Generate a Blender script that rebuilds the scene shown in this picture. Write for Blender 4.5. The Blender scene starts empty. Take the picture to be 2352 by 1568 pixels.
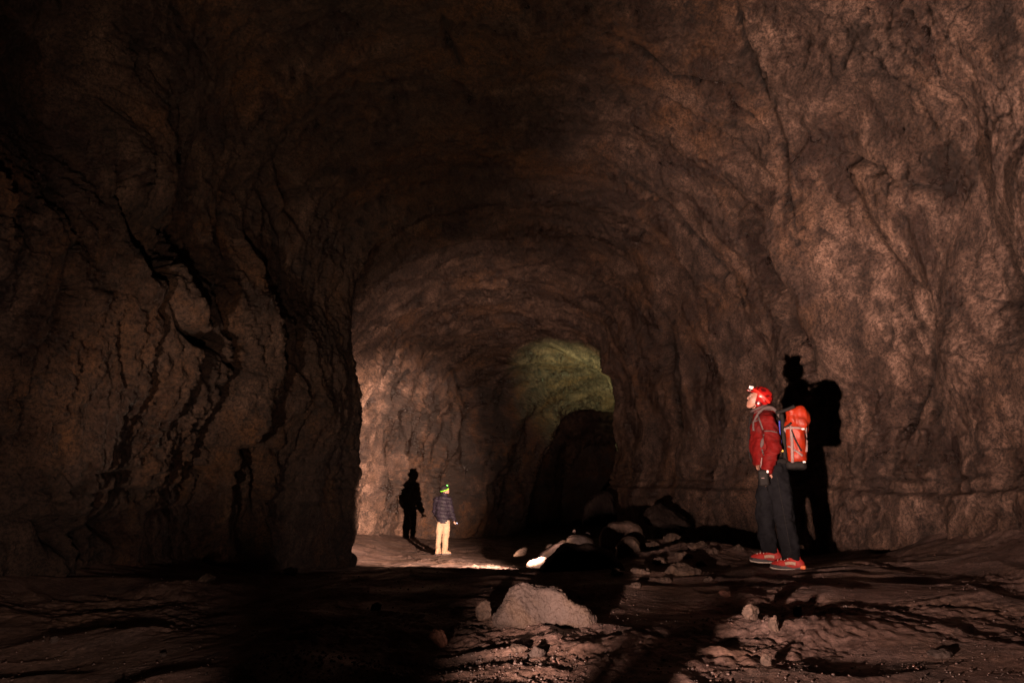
import bpy, bmesh, math, random
import numpy as np
from mathutils import Vector, Matrix
from mathutils.bvhtree import BVHTree

random.seed(7)
RNG = np.random.default_rng(11)
SC = bpy.context.scene
COL = SC.collection

# ------------------------------------------------------------------ camera
TILT = math.radians(11.9)
ST, CT = math.sin(TILT), math.cos(TILT)
F = 1568.0                      # focal length in units of a 2352-wide picture
cam = bpy.data.cameras.new('camera')
cam.lens = 24.0; cam.sensor_width = 36.0
cam.clip_start = 0.05; cam.clip_end = 500
camo = bpy.data.objects.new('camera', cam)
camo.location = (0, 0, 0)
camo.rotation_euler = (math.pi / 2 + TILT, 0, 0)
COL.objects.link(camo)
SC.camera = camo


def at(vx, vy, d):
    """point at depth d along a sight line (used to measure the place off the photo)"""
    r = (vx - 1176) / F * d
    u = (784 - vy) / F * d
    return Vector((r, d * CT - u * ST, d * ST + u * CT))


# ------------------------------------------------------------------ noise
_perm = np.random.default_rng(3).permutation(256).astype(np.int32)
_perm = np.concatenate([_perm, _perm])
_g = np.random.default_rng(5).normal(size=(256, 3))
_g = (_g / np.linalg.norm(_g, axis=1)[:, None]).astype(np.float32)


def perlin(P, seed=0):
    P = np.asarray(P, np.float32)
    out = np.empty(len(P), np.float32)
    CH = 60000
    for s in range(0, len(P), CH):
        p = P[s:s + CH] + np.float32(seed * 17.37)
        fl = np.floor(p)
        i = fl.astype(np.int32) & 255
        f = p - fl
        w = f * f * f * (f * (f * 6 - 15) + 10)
        acc = 0
        for dx in (0, 1):
            px = _perm[(i[:, 0] + dx) & 255]
            wx = w[:, 0] if dx else 1 - w[:, 0]
            for dy in (0, 1):
                py = _perm[px + ((i[:, 1] + dy) & 255)]
                wy = w[:, 1] if dy else 1 - w[:, 1]
                for dz in (0, 1):
                    pz = _perm[py + ((i[:, 2] + dz) & 255)]
                    wz = w[:, 2] if dz else 1 - w[:, 2]
                    g = _g[pz]
                    dot = g[:, 0] * (f[:, 0] - dx) + g[:, 1] * (f[:, 1] - dy) + g[:, 2] * (f[:, 2] - dz)
                    acc = acc + dot * (wx * wy * wz)
        out[s:s + CH] = acc
    return out * 1.6


def sstep(a, b, x):
    t = np.clip((x - a) / (b - a), 0, 1)
    return t * t * (3 - 2 * t)


# ------------------------------------------------------------------ materials
def new_mat(name):
    m = bpy.data.materials.new(name)
    m.use_nodes = True
    nt = m.node_tree
    for n in list(nt.nodes):
        nt.nodes.remove(n)
    out = nt.nodes.new('ShaderNodeOutputMaterial')
    b = nt.nodes.new('ShaderNodeBsdfPrincipled')
    nt.links.new(b.outputs[0], out.inputs[0])
    return m, nt, b


def noise_node(nt, vec, scale, detail=6, rough=0.6, dist=0.0):
    n = nt.nodes.new('ShaderNodeTexNoise')
    n.inputs['Scale'].default_value = scale
    n.inputs['Detail'].default_value = detail
    n.inputs['Roughness'].default_value = rough
    n.inputs['Distortion'].default_value = dist
    nt.links.new(vec, n.inputs['Vector'])
    return n.outputs['Fac']


def ramp(nt, fac, stops):
    r = nt.nodes.new('ShaderNodeValToRGB')
    cr = r.color_ramp
    while len(cr.elements) < len(stops):
        cr.elements.new(0.5)
    for e, (p, c) in zip(cr.elements, stops):
        e.position = p
        e.color = (*c, 1) if len(c) == 3 else c
    nt.links.new(fac, r.inputs[0])
    return r.outputs[0]


def mix_col(nt, fac, a, b):
    n = nt.nodes.new('ShaderNodeMix')
    n.data_type = 'RGBA'
    for sock, v in ((n.inputs[0], fac), (n.inputs[6], a), (n.inputs[7], b)):
        if hasattr(v, 'links'):
            nt.links.new(v, sock)
        elif isinstance(v, (int, float)):
            sock.default_value = v
        else:
            sock.default_value = (*v, 1)
    return n.outputs[2]


def math_node(nt, op, a, b=0.0):
    n = nt.nodes.new('ShaderNodeMath'); n.operation = op
    for sock, v in ((n.inputs[0], a), (n.inputs[1], b)):
        if hasattr(v, 'links'):
            nt.links.new(v, sock)
        else:
            sock.default_value = v
    return n.outputs[0]


def g3(v):
    return (v, v, v)


def rock_mat(name, cols, ochre=None, dark=None, pscale=1.3, bump=0.35, bscale=14, wet=0.5, stretch=(1, 1, 1), spec=0.5, grain=.30):
    """layered basalt: three tones in blotches, ochre and dark stains, wet sheen in patches"""
    m, nt, b = new_mat(name)
    tc = nt.nodes.new('ShaderNodeTexCoord')
    mp = nt.nodes.new('ShaderNodeMapping')
    mp.inputs['Scale'].default_value = stretch
    nt.links.new(tc.outputs['Object'], mp.inputs['Vector'])
    v = mp.outputs[0]
    n1 = noise_node(nt, v, pscale * 2.2, 9, 0.68, 0.6)
    c = ramp(nt, n1, [(0.30, cols[0]), (0.5, cols[1]), (0.68, cols[2])])
    if ochre:
        n2 = noise_node(nt, v, pscale * 0.7, 7, 0.6, 0.4)
        f = ramp(nt, n2, [(0.46, g3(0)), (0.64, g3(1))])
        c = mix_col(nt, f, c, ochre)
    if dark:
        n3 = noise_node(nt, v, pscale * 1.5, 8, 0.7, 0.3)
        f3 = ramp(nt, n3, [(0.52, g3(0)), (0.63, g3(0.85))])
        c = mix_col(nt, f3, c, dark)
    n4 = noise_node(nt, v, 38, 5, 0.7)
    f4 = ramp(nt, n4, [(0.32, g3(grain)), (0.60, g3(1))])
    mul = nt.nodes.new('ShaderNodeMix'); mul.data_type = 'RGBA'; mul.blend_type = 'MULTIPLY'
    mul.inputs[0].default_value = 1.0
    nt.links.new(c, mul.inputs[6]); nt.links.new(f4, mul.inputs[7])
    nt.links.new(mul.outputs[2], b.inputs['Base Color'])
    nr = noise_node(nt, v, pscale * 1.1, 6, 0.7)
    rr = ramp(nt, nr, [(0.4, g3(0.85)), (0.6, g3(0.85 - wet * 0.85))])
    nt.links.new(rr, b.inputs['Roughness'])
    b.inputs['Specular IOR Level'].default_value = spec
    h1 = noise_node(nt, v, bscale, 8, 0.72, 0.5)
    h2 = noise_node(nt, v, bscale * 4.5, 6, 0.7)
    hh = math_node(nt, 'ADD', h1, math_node(nt, 'MULTIPLY', h2, 0.35))
    bp = nt.nodes.new('ShaderNodeBump')
    bp.inputs['Strength'].default_value = bump
    bp.inputs['Distance'].default_value = 0.045
    nt.links.new(hh, bp.inputs['Height'])
    nt.links.new(bp.outputs[0], b.inputs['Normal'])
    return m


def cave_rock():
    m, nt, b = new_mat('cave basalt')
    tc = nt.nodes.new('ShaderNodeTexCoord')
    v = tc.outputs['Object']
    pink = nt.nodes.new('ShaderNodeAttribute'); pink.attribute_name = 'lit_tone'  # paler tone where the wall's lit side is painted in
    mp = nt.nodes.new('ShaderNodeMapping'); mp.inputs['Scale'].default_value = (1, 1, .7)
    nt.links.new(v, mp.inputs['Vector']); w = mp.outputs[0]
    n1 = noise_node(nt, w, 2.1, 10, .70, .5)
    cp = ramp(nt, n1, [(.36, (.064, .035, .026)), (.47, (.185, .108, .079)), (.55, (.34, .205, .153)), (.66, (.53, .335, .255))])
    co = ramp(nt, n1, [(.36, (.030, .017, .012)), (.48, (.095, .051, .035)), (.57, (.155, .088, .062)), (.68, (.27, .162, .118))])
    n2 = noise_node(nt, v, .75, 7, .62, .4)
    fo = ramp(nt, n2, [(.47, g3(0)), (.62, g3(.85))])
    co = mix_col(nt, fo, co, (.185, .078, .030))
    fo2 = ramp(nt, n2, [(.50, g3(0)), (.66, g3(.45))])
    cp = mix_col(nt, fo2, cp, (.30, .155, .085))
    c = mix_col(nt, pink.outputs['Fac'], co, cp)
    n3 = noise_node(nt, w, 1.3, 9, .72, .3)
    fd = ramp(nt, n3, [(.50, g3(0)), (.60, g3(.9))])
    c = mix_col(nt, fd, c, (.050, .030, .027))
    n5 = noise_node(nt, w, 7.0, 13, .80, .7)
    msk = ramp(nt, noise_node(nt, v, 1.1, 5, .6), [(.42, g3(.15)), (.58, g3(1))])
    ff = ramp(nt, n5, [(.50, g3(0)), (.57, g3(.9))])
    ff = math_node(nt, 'MULTIPLY', ff, msk)
    c = mix_col(nt, ff, c, (.075, .043, .034))
    nb = nt.nodes.new('ShaderNodeMapping'); nb.inputs['Scale'].default_value = (.35, 2.2, .35)
    nt.links.new(v, nb.inputs['Vector'])
    n6 = noise_node(nt, nb.outputs[0], 1.0, 8, .62, .5)
    fb = ramp(nt, n6, [(.46, g3(0)), (.64, g3(.7))])
    c = mix_col(nt, fb, c, (.085, .050, .039))
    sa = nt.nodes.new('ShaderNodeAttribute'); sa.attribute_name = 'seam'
    c = mix_col(nt, math_node(nt, 'MULTIPLY', sa.outputs['Fac'], .92), c, (.020, .0125, .011))  # painted shade in clefts and pits, plus dark cracks and blotches
    n4 = noise_node(nt, v, 30, 7, .85)
    f4 = ramp(nt, n4, [(.42, g3(.22)), (.56, g3(1))])
    mul = nt.nodes.new('ShaderNodeMix'); mul.data_type = 'RGBA'; mul.blend_type = 'MULTIPLY'
    mul.inputs[0].default_value = 1.0
    nt.links.new(c, mul.inputs[6]); nt.links.new(f4, mul.inputs[7])
    nt.links.new(mul.outputs[2], b.inputs['Base Color'])
    rr = ramp(nt, n3, [(.46, g3(.88)), (.58, g3(.34))])
    rr = math_node(nt, 'MULTIPLY', rr, math_node(nt, 'SUBTRACT', 1.0, math_node(nt, 'MULTIPLY', sa.outputs['Fac'], .38)))
    nt.links.new(rr, b.inputs['Roughness'])
    b.inputs['Specular IOR Level'].default_value = .5
    h1 = noise_node(nt, w, 20, 9, .74, .4)
    h2 = noise_node(nt, v, 85, 5, .7)
    bp = nt.nodes.new('ShaderNodeBump')
    bp.inputs['Strength'].default_value = 1.0
    bp.inputs['Distance'].default_value = .05
    nt.links.new(math_node(nt, 'ADD', h1, math_node(nt, 'MULTIPLY', h2, .3)), bp.inputs['Height'])
    nt.links.new(bp.outputs[0], b.inputs['Normal'])
    return m


def fabric(name, col, col2=None, rough=0.8, nscale=30, bump=0.2, spec=0.3, weave=True):
    m, nt, b = new_mat(name)
    tc = nt.nodes.new('ShaderNodeTexCoord')
    v = tc.outputs['Object']
    col2 = col2 or tuple(x * 0.75 for x in col)
    n = noise_node(nt, v, nscale, 5, 0.6)
    c = ramp(nt, n, [(0.38, col2), (0.6, col)])
    soil = ramp(nt, noise_node(nt, v, 7, 6, .65), [(.50, g3(0)), (.68, g3(.35))])
    c = mix_col(nt, soil, c, tuple(.55 * x + .006 for x in (sum(col2) / 3,) * 3))
    nt.links.new(c, b.inputs['Base Color'])
    b.inputs['Roughness'].default_value = rough
    b.inputs['Specular IOR Level'].default_value = spec
    h = noise_node(nt, v, nscale * 1.5, 6, 0.65)
    bp = nt.nodes.new('ShaderNodeBump')
    bp.inputs['Strength'].default_value = bump
    bp.inputs['Distance'].default_value = 0.01
    nt.links.new(h, bp.inputs['Height'])
    nt.links.new(bp.outputs[0], b.inputs['Normal'])
    return m


def emit_mat(name, col, strength):
    m, nt, b = new_mat(name)
    b.inputs['Base Color'].default_value = (*col, 1)
    b.inputs['Emission Color'].default_value = (*col, 1)
    b.inputs['Emission Strength'].default_value = strength
    return m


# ------------------------------------------------------------------ mesh helpers
def link_mesh(name, verts, faces, mat, parent=None, smooth=True):
    me = bpy.data.meshes.new(name)
    verts = np.asarray(verts, np.float32)
    if isinstance(faces, np.ndarray):
        nf, k = faces.shape
        me.vertices.add(len(verts))
        me.vertices.foreach_set('co', verts.ravel())
        me.loops.add(nf * k)
        me.loops.foreach_set('vertex_index', faces.astype(np.int32).ravel())
        me.polygons.add(nf)
        me.polygons.foreach_set('loop_start', np.arange(0, nf * k, k, dtype=np.int32))
        me.polygons.foreach_set('loop_total', np.full(nf, k, np.int32))
        me.update(calc_edges=True)
        me.validate()
    else:
        me.from_pydata([tuple(map(float, v)) for v in verts], [], faces)
    if smooth:
        me.polygons.foreach_set('use_smooth', np.ones(len(me.polygons), bool))
    me.materials.append(mat)
    o = bpy.data.objects.new(name, me)
    COL.objects.link(o)
    if parent:
        o.parent = parent
    return o


def tag(o, label, cat, group=None, kind=None):
    o['label'] = label; o['category'] = cat
    if group: o['group'] = group
    if kind: o['kind'] = kind
    return o


def empty(name, loc, label, cat, group=None):
    o = bpy.data.objects.new(name, None)
    COL.objects.link(o)
    o.location = loc
    o.empty_display_size = 0.1
    return tag(o, label, cat, group)


class Field:
    """signed distance grid: smooth unions of limbs, meshed with surface nets"""
    def __init__(self, lo, hi, h):
        self.lo = np.array(lo, float); self.h = h
        self.n = np.ceil((np.array(hi) - self.lo) / h).astype(int) + 1
        self.F = np.full(self.n, 1.0, np.float32)

    def _box(self, lo, hi):
        a = np.clip(np.floor((np.array(lo) - self.lo) / self.h).astype(int), 0, self.n - 1)
        b = np.clip(np.ceil((np.array(hi) - self.lo) / self.h).astype(int) + 1, 1, self.n)
        sl = tuple(slice(x, y) for x, y in zip(a, b))
        ax = [self.lo[i] + np.arange(a[i], b[i]) * self.h for i in range(3)]
        return sl, np.meshgrid(*ax, indexing='ij')

    def _union(self, sl, d, k):
        a = self.F[sl]
        if k > 0:
            t = np.clip(0.5 + 0.5 * (a - d) / k, 0, 1)
            self.F[sl] = a * (1 - t) + d * t - k * t * (1 - t)
        else:
            self.F[sl] = np.minimum(a, d)

    def cap(self, a, b, ra, rb, k=0.03, sq=(1, 1, 1)):
        a = np.array(a, float); b = np.array(b, float)
        m = max(ra, rb) * max(1 / s for s in sq) + k + 3 * self.h
        sl, (X, Y, Z) = self._box(np.minimum(a, b) - m, np.maximum(a, b) + m)
        ab = b - a; L = max(ab @ ab, 1e-9)
        t = np.clip(((X - a[0]) * ab[0] + (Y - a[1]) * ab[1] + (Z - a[2]) * ab[2]) / L, 0, 1)
        d = np.sqrt(((X - a[0] - t * ab[0]) * sq[0]) ** 2 + ((Y - a[1] - t * ab[1]) * sq[1]) ** 2 + ((Z - a[2] - t * ab[2]) * sq[2]) ** 2) - (ra + (rb - ra) * t)
        self._union(sl, d.astype(np.float32), k)
        return self

    def chain(self, pts, k=0.03, sq=(1, 1, 1)):
        for (p, r), (q, s) in zip(pts[:-1], pts[1:]):
            self.cap(p, q, r, s, k, sq)
        return self

    def ell(self, c, r, k=0.03, rot=None, sub=False):
        c = np.array(c, float); r = np.array(r, float)
        m = r.max() + k + 3 * self.h
        sl, (X, Y, Z) = self._box(c - m, c + m)
        p = np.stack([X - c[0], Y - c[1], Z - c[2]], -1)
        if rot is not None:
            p = p @ np.array(rot)          # rot columns: local axes in world
        q = p / r
        l0 = np.sqrt((q ** 2).sum(-1)); l1 = np.sqrt(((q / r) ** 2).sum(-1)) + 1e-9
        d = (l0 * (l0 - 1) / l1).astype(np.float32)
        if sub:
            a = self.F[sl]
            d = -d
            t = np.clip(0.5 - 0.5 * (a - d) / max(k, 1e-6), 0, 1)
            self.F[sl] = a * (1 - t) + d * t + k * t * (1 - t)
        else:
            self._union(sl, d, k)
        return self

    def box(self, c, half, r=0.02, k=0.02, rot=None):
        c = np.array(c, float); half = np.array(half, float)
        m = np.linalg.norm(half) + k + 3 * self.h
        sl, (X, Y, Z) = self._box(c - m, c + m)
        p = np.stack([X - c[0], Y - c[1], Z - c[2]], -1)
        if rot is not None:
            p = p @ np.array(rot)
        q = np.abs(p) - (half - r)
        d = np.sqrt((np.maximum(q, 0) ** 2).sum(-1)) + np.minimum(q.max(-1), 0) - r
        self._union(sl, d.astype(np.float32), k)
        return self

    def grid(self):
        ax = [self.lo[i] + np.arange(self.n[i]) * self.h for i in range(3)]
        return np.meshgrid(*ax, indexing='ij')

    def cut(self, fn, k=0.0):
        """keep where fn<=0"""
        X, Y, Z = self.grid()
        self.F = np.maximum(self.F, fn(X, Y, Z).astype(np.float32))
        return self

    def ripple(self, amp, scale, seed=0, sq=(1, 1, 1)):
        near = np.abs(self.F) < 0.06
        idx = np.argwhere(near)
        P = (self.lo + idx * self.h) * np.array(sq) * scale
        self.F[near] += amp * perlin(P, seed)
        return self

    def mesh(self):
        Fv = self.F
        s = Fv < 0
        nx, ny, nz = Fv.shape
        cnt = np.zeros((nx - 1, ny - 1, nz - 1), np.int8)
        for dx in (0, 1):
            for dy in (0, 1):
                for dz in (0, 1):
                    cnt += s[dx:nx - 1 + dx, dy:ny - 1 + dy, dz:nz - 1 + dz]
        act = (cnt > 0) & (cnt < 8)
        cells = np.argwhere(act)
        vid = np.full(act.shape, -1, np.int64)
        vid[act] = np.arange(len(cells))
        acc = np.zeros((len(cells), 3)); num = np.zeros(len(cells))
        corners = [(x, y, z) for x in (0, 1) for y in (0, 1) for z in (0, 1)]
        for a in corners:
            for ax in range(3):
                if a[ax]: continue
                b = list(a); b[ax] = 1
                fa = Fv[cells[:, 0] + a[0], cells[:, 1] + a[1], cells[:, 2] + a[2]]
                fb = Fv[cells[:, 0] + b[0], cells[:, 1] + b[1], cells[:, 2] + b[2]]
                mk = (fa < 0) != (fb < 0)
                t = fa[mk] / (fa[mk] - fb[mk])
                pt = np.tile(np.array(a, float), (mk.sum(), 1)); pt[:, ax] += t
                acc[mk] += pt; num[mk] += 1
        V = (cells + acc / num[:, None]) * self.h + self.lo
        faces = []
        for ax in range(3):
            sl0 = [slice(1, -1)] * 3; sl0[ax] = slice(0, -1)
            sl1 = [slice(1, -1)] * 3; sl1[ax] = slice(1, None)
            A = s[tuple(sl0)]; B = s[tuple(sl1)]
            e = np.argwhere(A != B)
            flip = A[tuple(e.T)]
            off = np.ones(3, int); off[ax] = 0
            e = e + off
            u, w = [(1, 2), (2, 0), (0, 1)][ax]
            q = []
            for (du, dw) in ((-1, -1), (0, -1), (0, 0), (-1, 0)):
                c = e.copy(); c[:, u] += du; c[:, w] += dw
                q.append(vid[c[:, 0], c[:, 1], c[:, 2]])
            q = np.stack(q, 1)
            q[~flip] = q[~flip][:, ::-1]
            faces.append(q)
        Fc = np.concatenate(faces)
        Fc = Fc[(Fc >= 0).all(1)]
        return V, Fc


def field_obj(name, fld, mat, parent=None, smooth_it=1):
    V, Q = fld.mesh()
    if smooth_it:
        nb = np.concatenate([Q[:, [0, 1]], Q[:, [1, 2]], Q[:, [2, 3]], Q[:, [3, 0]]])
        for _ in range(smooth_it):
            S = np.zeros_like(V); n = np.zeros(len(V))
            np.add.at(S, nb[:, 0], V[nb[:, 1]]); np.add.at(n, nb[:, 0], 1)
            np.add.at(S, nb[:, 1], V[nb[:, 0]]); np.add.at(n, nb[:, 1], 1)
            V = V * 0.5 + 0.5 * S / np.maximum(n, 1)[:, None]
    o = link_mesh(name, V, Q, mat, parent)
    return o, V, Q


def tube_geo(pts, rad, seg=8, flat=1.0, up=None):
    """swept tube along pts; flat<1 squashes it along its binormal"""
    pts = [Vector(p) for p in pts]
    n = len(pts)
    rad = [rad] * n if isinstance(rad, (int, float)) else rad
    V, Fc = [], []
    for i, p in enumerate(pts):
        t = (pts[min(i + 1, n - 1)] - pts[max(i - 1, 0)]).normalized()
        u0 = Vector(up) if up else Vector((0, 1, 0))
        if abs(t.dot(u0)) > 0.95: u0 = Vector((1, 0, 0))
        s = t.cross(u0).normalized(); w = s.cross(t).normalized()
        for k in range(seg):
            a = 2 * math.pi * k / seg
            V.append(p + s * (math.cos(a) * rad[i]) + w * (math.sin(a) * rad[i] * flat))
    for i in range(n - 1):
        for k in range(seg):
            a, b = i * seg + k, i * seg + (k + 1) % seg
            Fc.append((a, b, b + seg, a + seg))
    Fc.append(tuple(range(seg))[::-1]); Fc.append(tuple(range((n - 1) * seg, n * seg)))
    return V, Fc


def spline(pts, n=24):
    P = np.array(pts, float)
    m = len(P)
    out = []
    for t in np.linspace(0, m - 1, n):
        i = min(int(t), m - 2); f = t - i
        p0, p1, p2, p3 = P[max(i - 1, 0)], P[i], P[i + 1], P[min(i + 2, m - 1)]
        out.append(0.5 * ((2 * p1) + (-p0 + p2) * f + (2 * p0 - 5 * p1 + 4 * p2 - p3) * f * f + (-p0 + 3 * p1 - 3 * p2 + p3) * f ** 3))
    return out


def tube(name, pts, rad, mat, parent=None, seg=8, flat=1.0, up=None, n=24):
    V, Fc = tube_geo(spline(pts, n), rad, seg, flat, up)
    return link_mesh(name, V, Fc, mat, parent)


# ------------------------------------------------------------------ cave shell
def pchip(xk, yk, x):
    """monotone cubic through rows of yk at xk"""
    xk = np.asarray(xk, float); yk = np.asarray(yk, float)
    h = np.diff(xk)[:, None]; dl = np.diff(yk, axis=0) / h
    d = np.zeros_like(yk)
    s = (dl[:-1] * dl[1:]) > 0
    w1 = 2 * h[1:] + h[:-1]; w2 = h[1:] + 2 * h[:-1]
    with np.errstate(divide='ignore', invalid='ignore'):
        hm = (w1 + w2) / (w1 / dl[:-1] + w2 / dl[1:])
    d[1:-1] = np.where(s, hm, 0)
    d[0] = dl[0]; d[-1] = dl[-1]
    i = np.clip(np.searchsorted(xk, x) - 1, 0, len(xk) - 2)
    t = ((x - xk[i]) / (xk[i + 1] - xk[i]))[:, None]; hh = (xk[i + 1] - xk[i])[:, None]
    return ((2 * t ** 3 - 3 * t ** 2 + 1) * yk[i] + (t ** 3 - 2 * t ** 2 + t) * hh * d[i]
            + (-2 * t ** 3 + 3 * t ** 2) * yk[i + 1] + (t ** 3 - t ** 2) * hh * d[i + 1])


# cross-sections of the lava tube, looking in: left foot -> left wall -> roof -> right wall -> right foot
RINGS = [
    (-5.0, [(-3.6, -2.6), (-3.7, -.3), (-3.8, 1.6), (-4.2, 3.6), (-2.6, 5.6), (.2, 6.2), (3.0, 5.7), (4.8, 4.0), (5.0, 1.8), (4.8, -.2), (4.7, -2.6)]),
    (3.5, [(-3.8, -2.6), (-3.9, -.3), (-3.8, 1.7), (-4.2, 3.8), (-2.9, 5.7), (.2, 6.3), (3.0, 5.9), (4.8, 4.1), (5.0, 1.8), (4.75, -.2), (4.7, -2.6)]),
    (6.0, [(-3.8, -2.6), (-3.8, -.3), (-3.5, 1.7), (-4.05, 3.7), (-3.1, 5.6), (.1, 6.2), (2.9, 5.8), (4.6, 4.1), (4.9, 1.7), (4.65, -.2), (4.6, -2.6)]),
    (8.5, [(-3.6, -2.6), (-3.6, -.3), (-3.15, 1.6), (-3.85, 3.6), (-3.2, 5.4), (0, 6.0), (2.75, 5.6), (4.3, 4.0), (4.75, 1.7), (4.55, -.2), (4.5, -2.6)]),
    (11.0, [(-3.3, -2.6), (-3.25, -.3), (-2.75, 1.5), (-3.5, 3.6), (-3.0, 5.0), (0, 5.75), (2.6, 5.35), (4.1, 3.8), (4.65, 1.7), (4.5, -.3), (4.5, -2.6)]),
    (12.6, [(-2.78, -2.6), (-2.78, -.3), (-2.85, 1.6), (-3.05, 3.6), (-2.35, 4.95), (0, 5.6), (2.5, 5.2), (3.95, 3.7), (4.5, 1.6), (4.4, -.3), (4.4, -2.6)]),
    (13.6, [(-4.1, -2.6), (-4.05, -.3), (-3.9, 1.6), (-3.7, 3.6), (-2.5, 5.15), (0, 5.85), (2.5, 5.4), (3.8, 3.7), (4.3, 1.6), (4.2, -.3), (4.2, -2.6)]),
    (16.5, [(-4.5, -2.6), (-4.4, -.3), (-4.3, 1.6), (-3.8, 3.5), (-2.4, 4.8), (0, 5.4), (2.2, 5.0), (3.5, 3.6), (3.9, 1.6), (3.8, -.3), (3.8, -2.6)]),
    (19.0, [(-4.8, -2.6), (-4.6, -.3), (-4.4, 1.6), (-3.9, 3.2), (-2.4, 4.5), (-.2, 5.0), (1.9, 4.6), (2.95, 3.4), (3.15, 1.6), (3.12, -.3), (3.12, -2.6)]),
    (22.0, [(-4.4, -2.6), (-4.2, -.3), (-3.9, 1.6), (-3.4, 3.0), (-2.0, 4.2), (.2, 4.6), (2.1, 4.3), (3.2, 3.3), (3.45, 1.6), (3.45, -.3), (3.45, -2.6)]),
    (25.0, [(-3.0, -2.6), (-2.7, -.3), (-2.4, 1.6), (-1.9, 2.9), (-.8, 3.9), (1.0, 4.3), (3.0, 4.1), (4.4, 3.3), (4.6, 1.6), (4.6, -.3), (4.6, -2.6)]),
    (28.3, [(.1, -2.8), (.75, -.3), (1.5, 1.2), (1.95, 2.4), (2.3, 2.95), (3.2, 3.1), (4.6, 3.0), (6.0, 2.5), (6.5, 1.2), (6.5, -.3), (6.5, -2.8)]),
    (29.6, [(-1.2, -3.0), (-1.2, -.3), (-.9, 1.8), (.2, 3.4), (1.4, 4.3), (3.6, 4.7), (5.6, 4.3), (7.2, 3.2), (7.6, 1.6), (7.6, -.3), (7.6, -3.0)]),
    (36.0, [(0, -3.2), (0, -.3), (.3, 1.8), (1.2, 3.2), (2.6, 4.1), (4.8, 4.4), (6.8, 4.1), (8.2, 3.1), (8.6, 1.6), (8.6, -.3), (8.6, -3.2)]),
    (40.0, [(3, -3.2), (3, -.3), (3.2, .8), (3.6, 1.6), (4.2, 2.1), (4.8, 2.2), (5.6, 2.1), (6.2, 1.6), (6.5, .8), (6.5, -.3), (6.5, -3.2)]),
]
RY = np.array([r[0] for r in RINGS])
RP = np.array([r[1] for r in RINGS], float)


def spaced(segs):
    out = []
    for a, b, st in segs:
        out.append(np.arange(a, b, st))
    return np.concatenate(out + [np.array([segs[-1][1]])])


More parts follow.
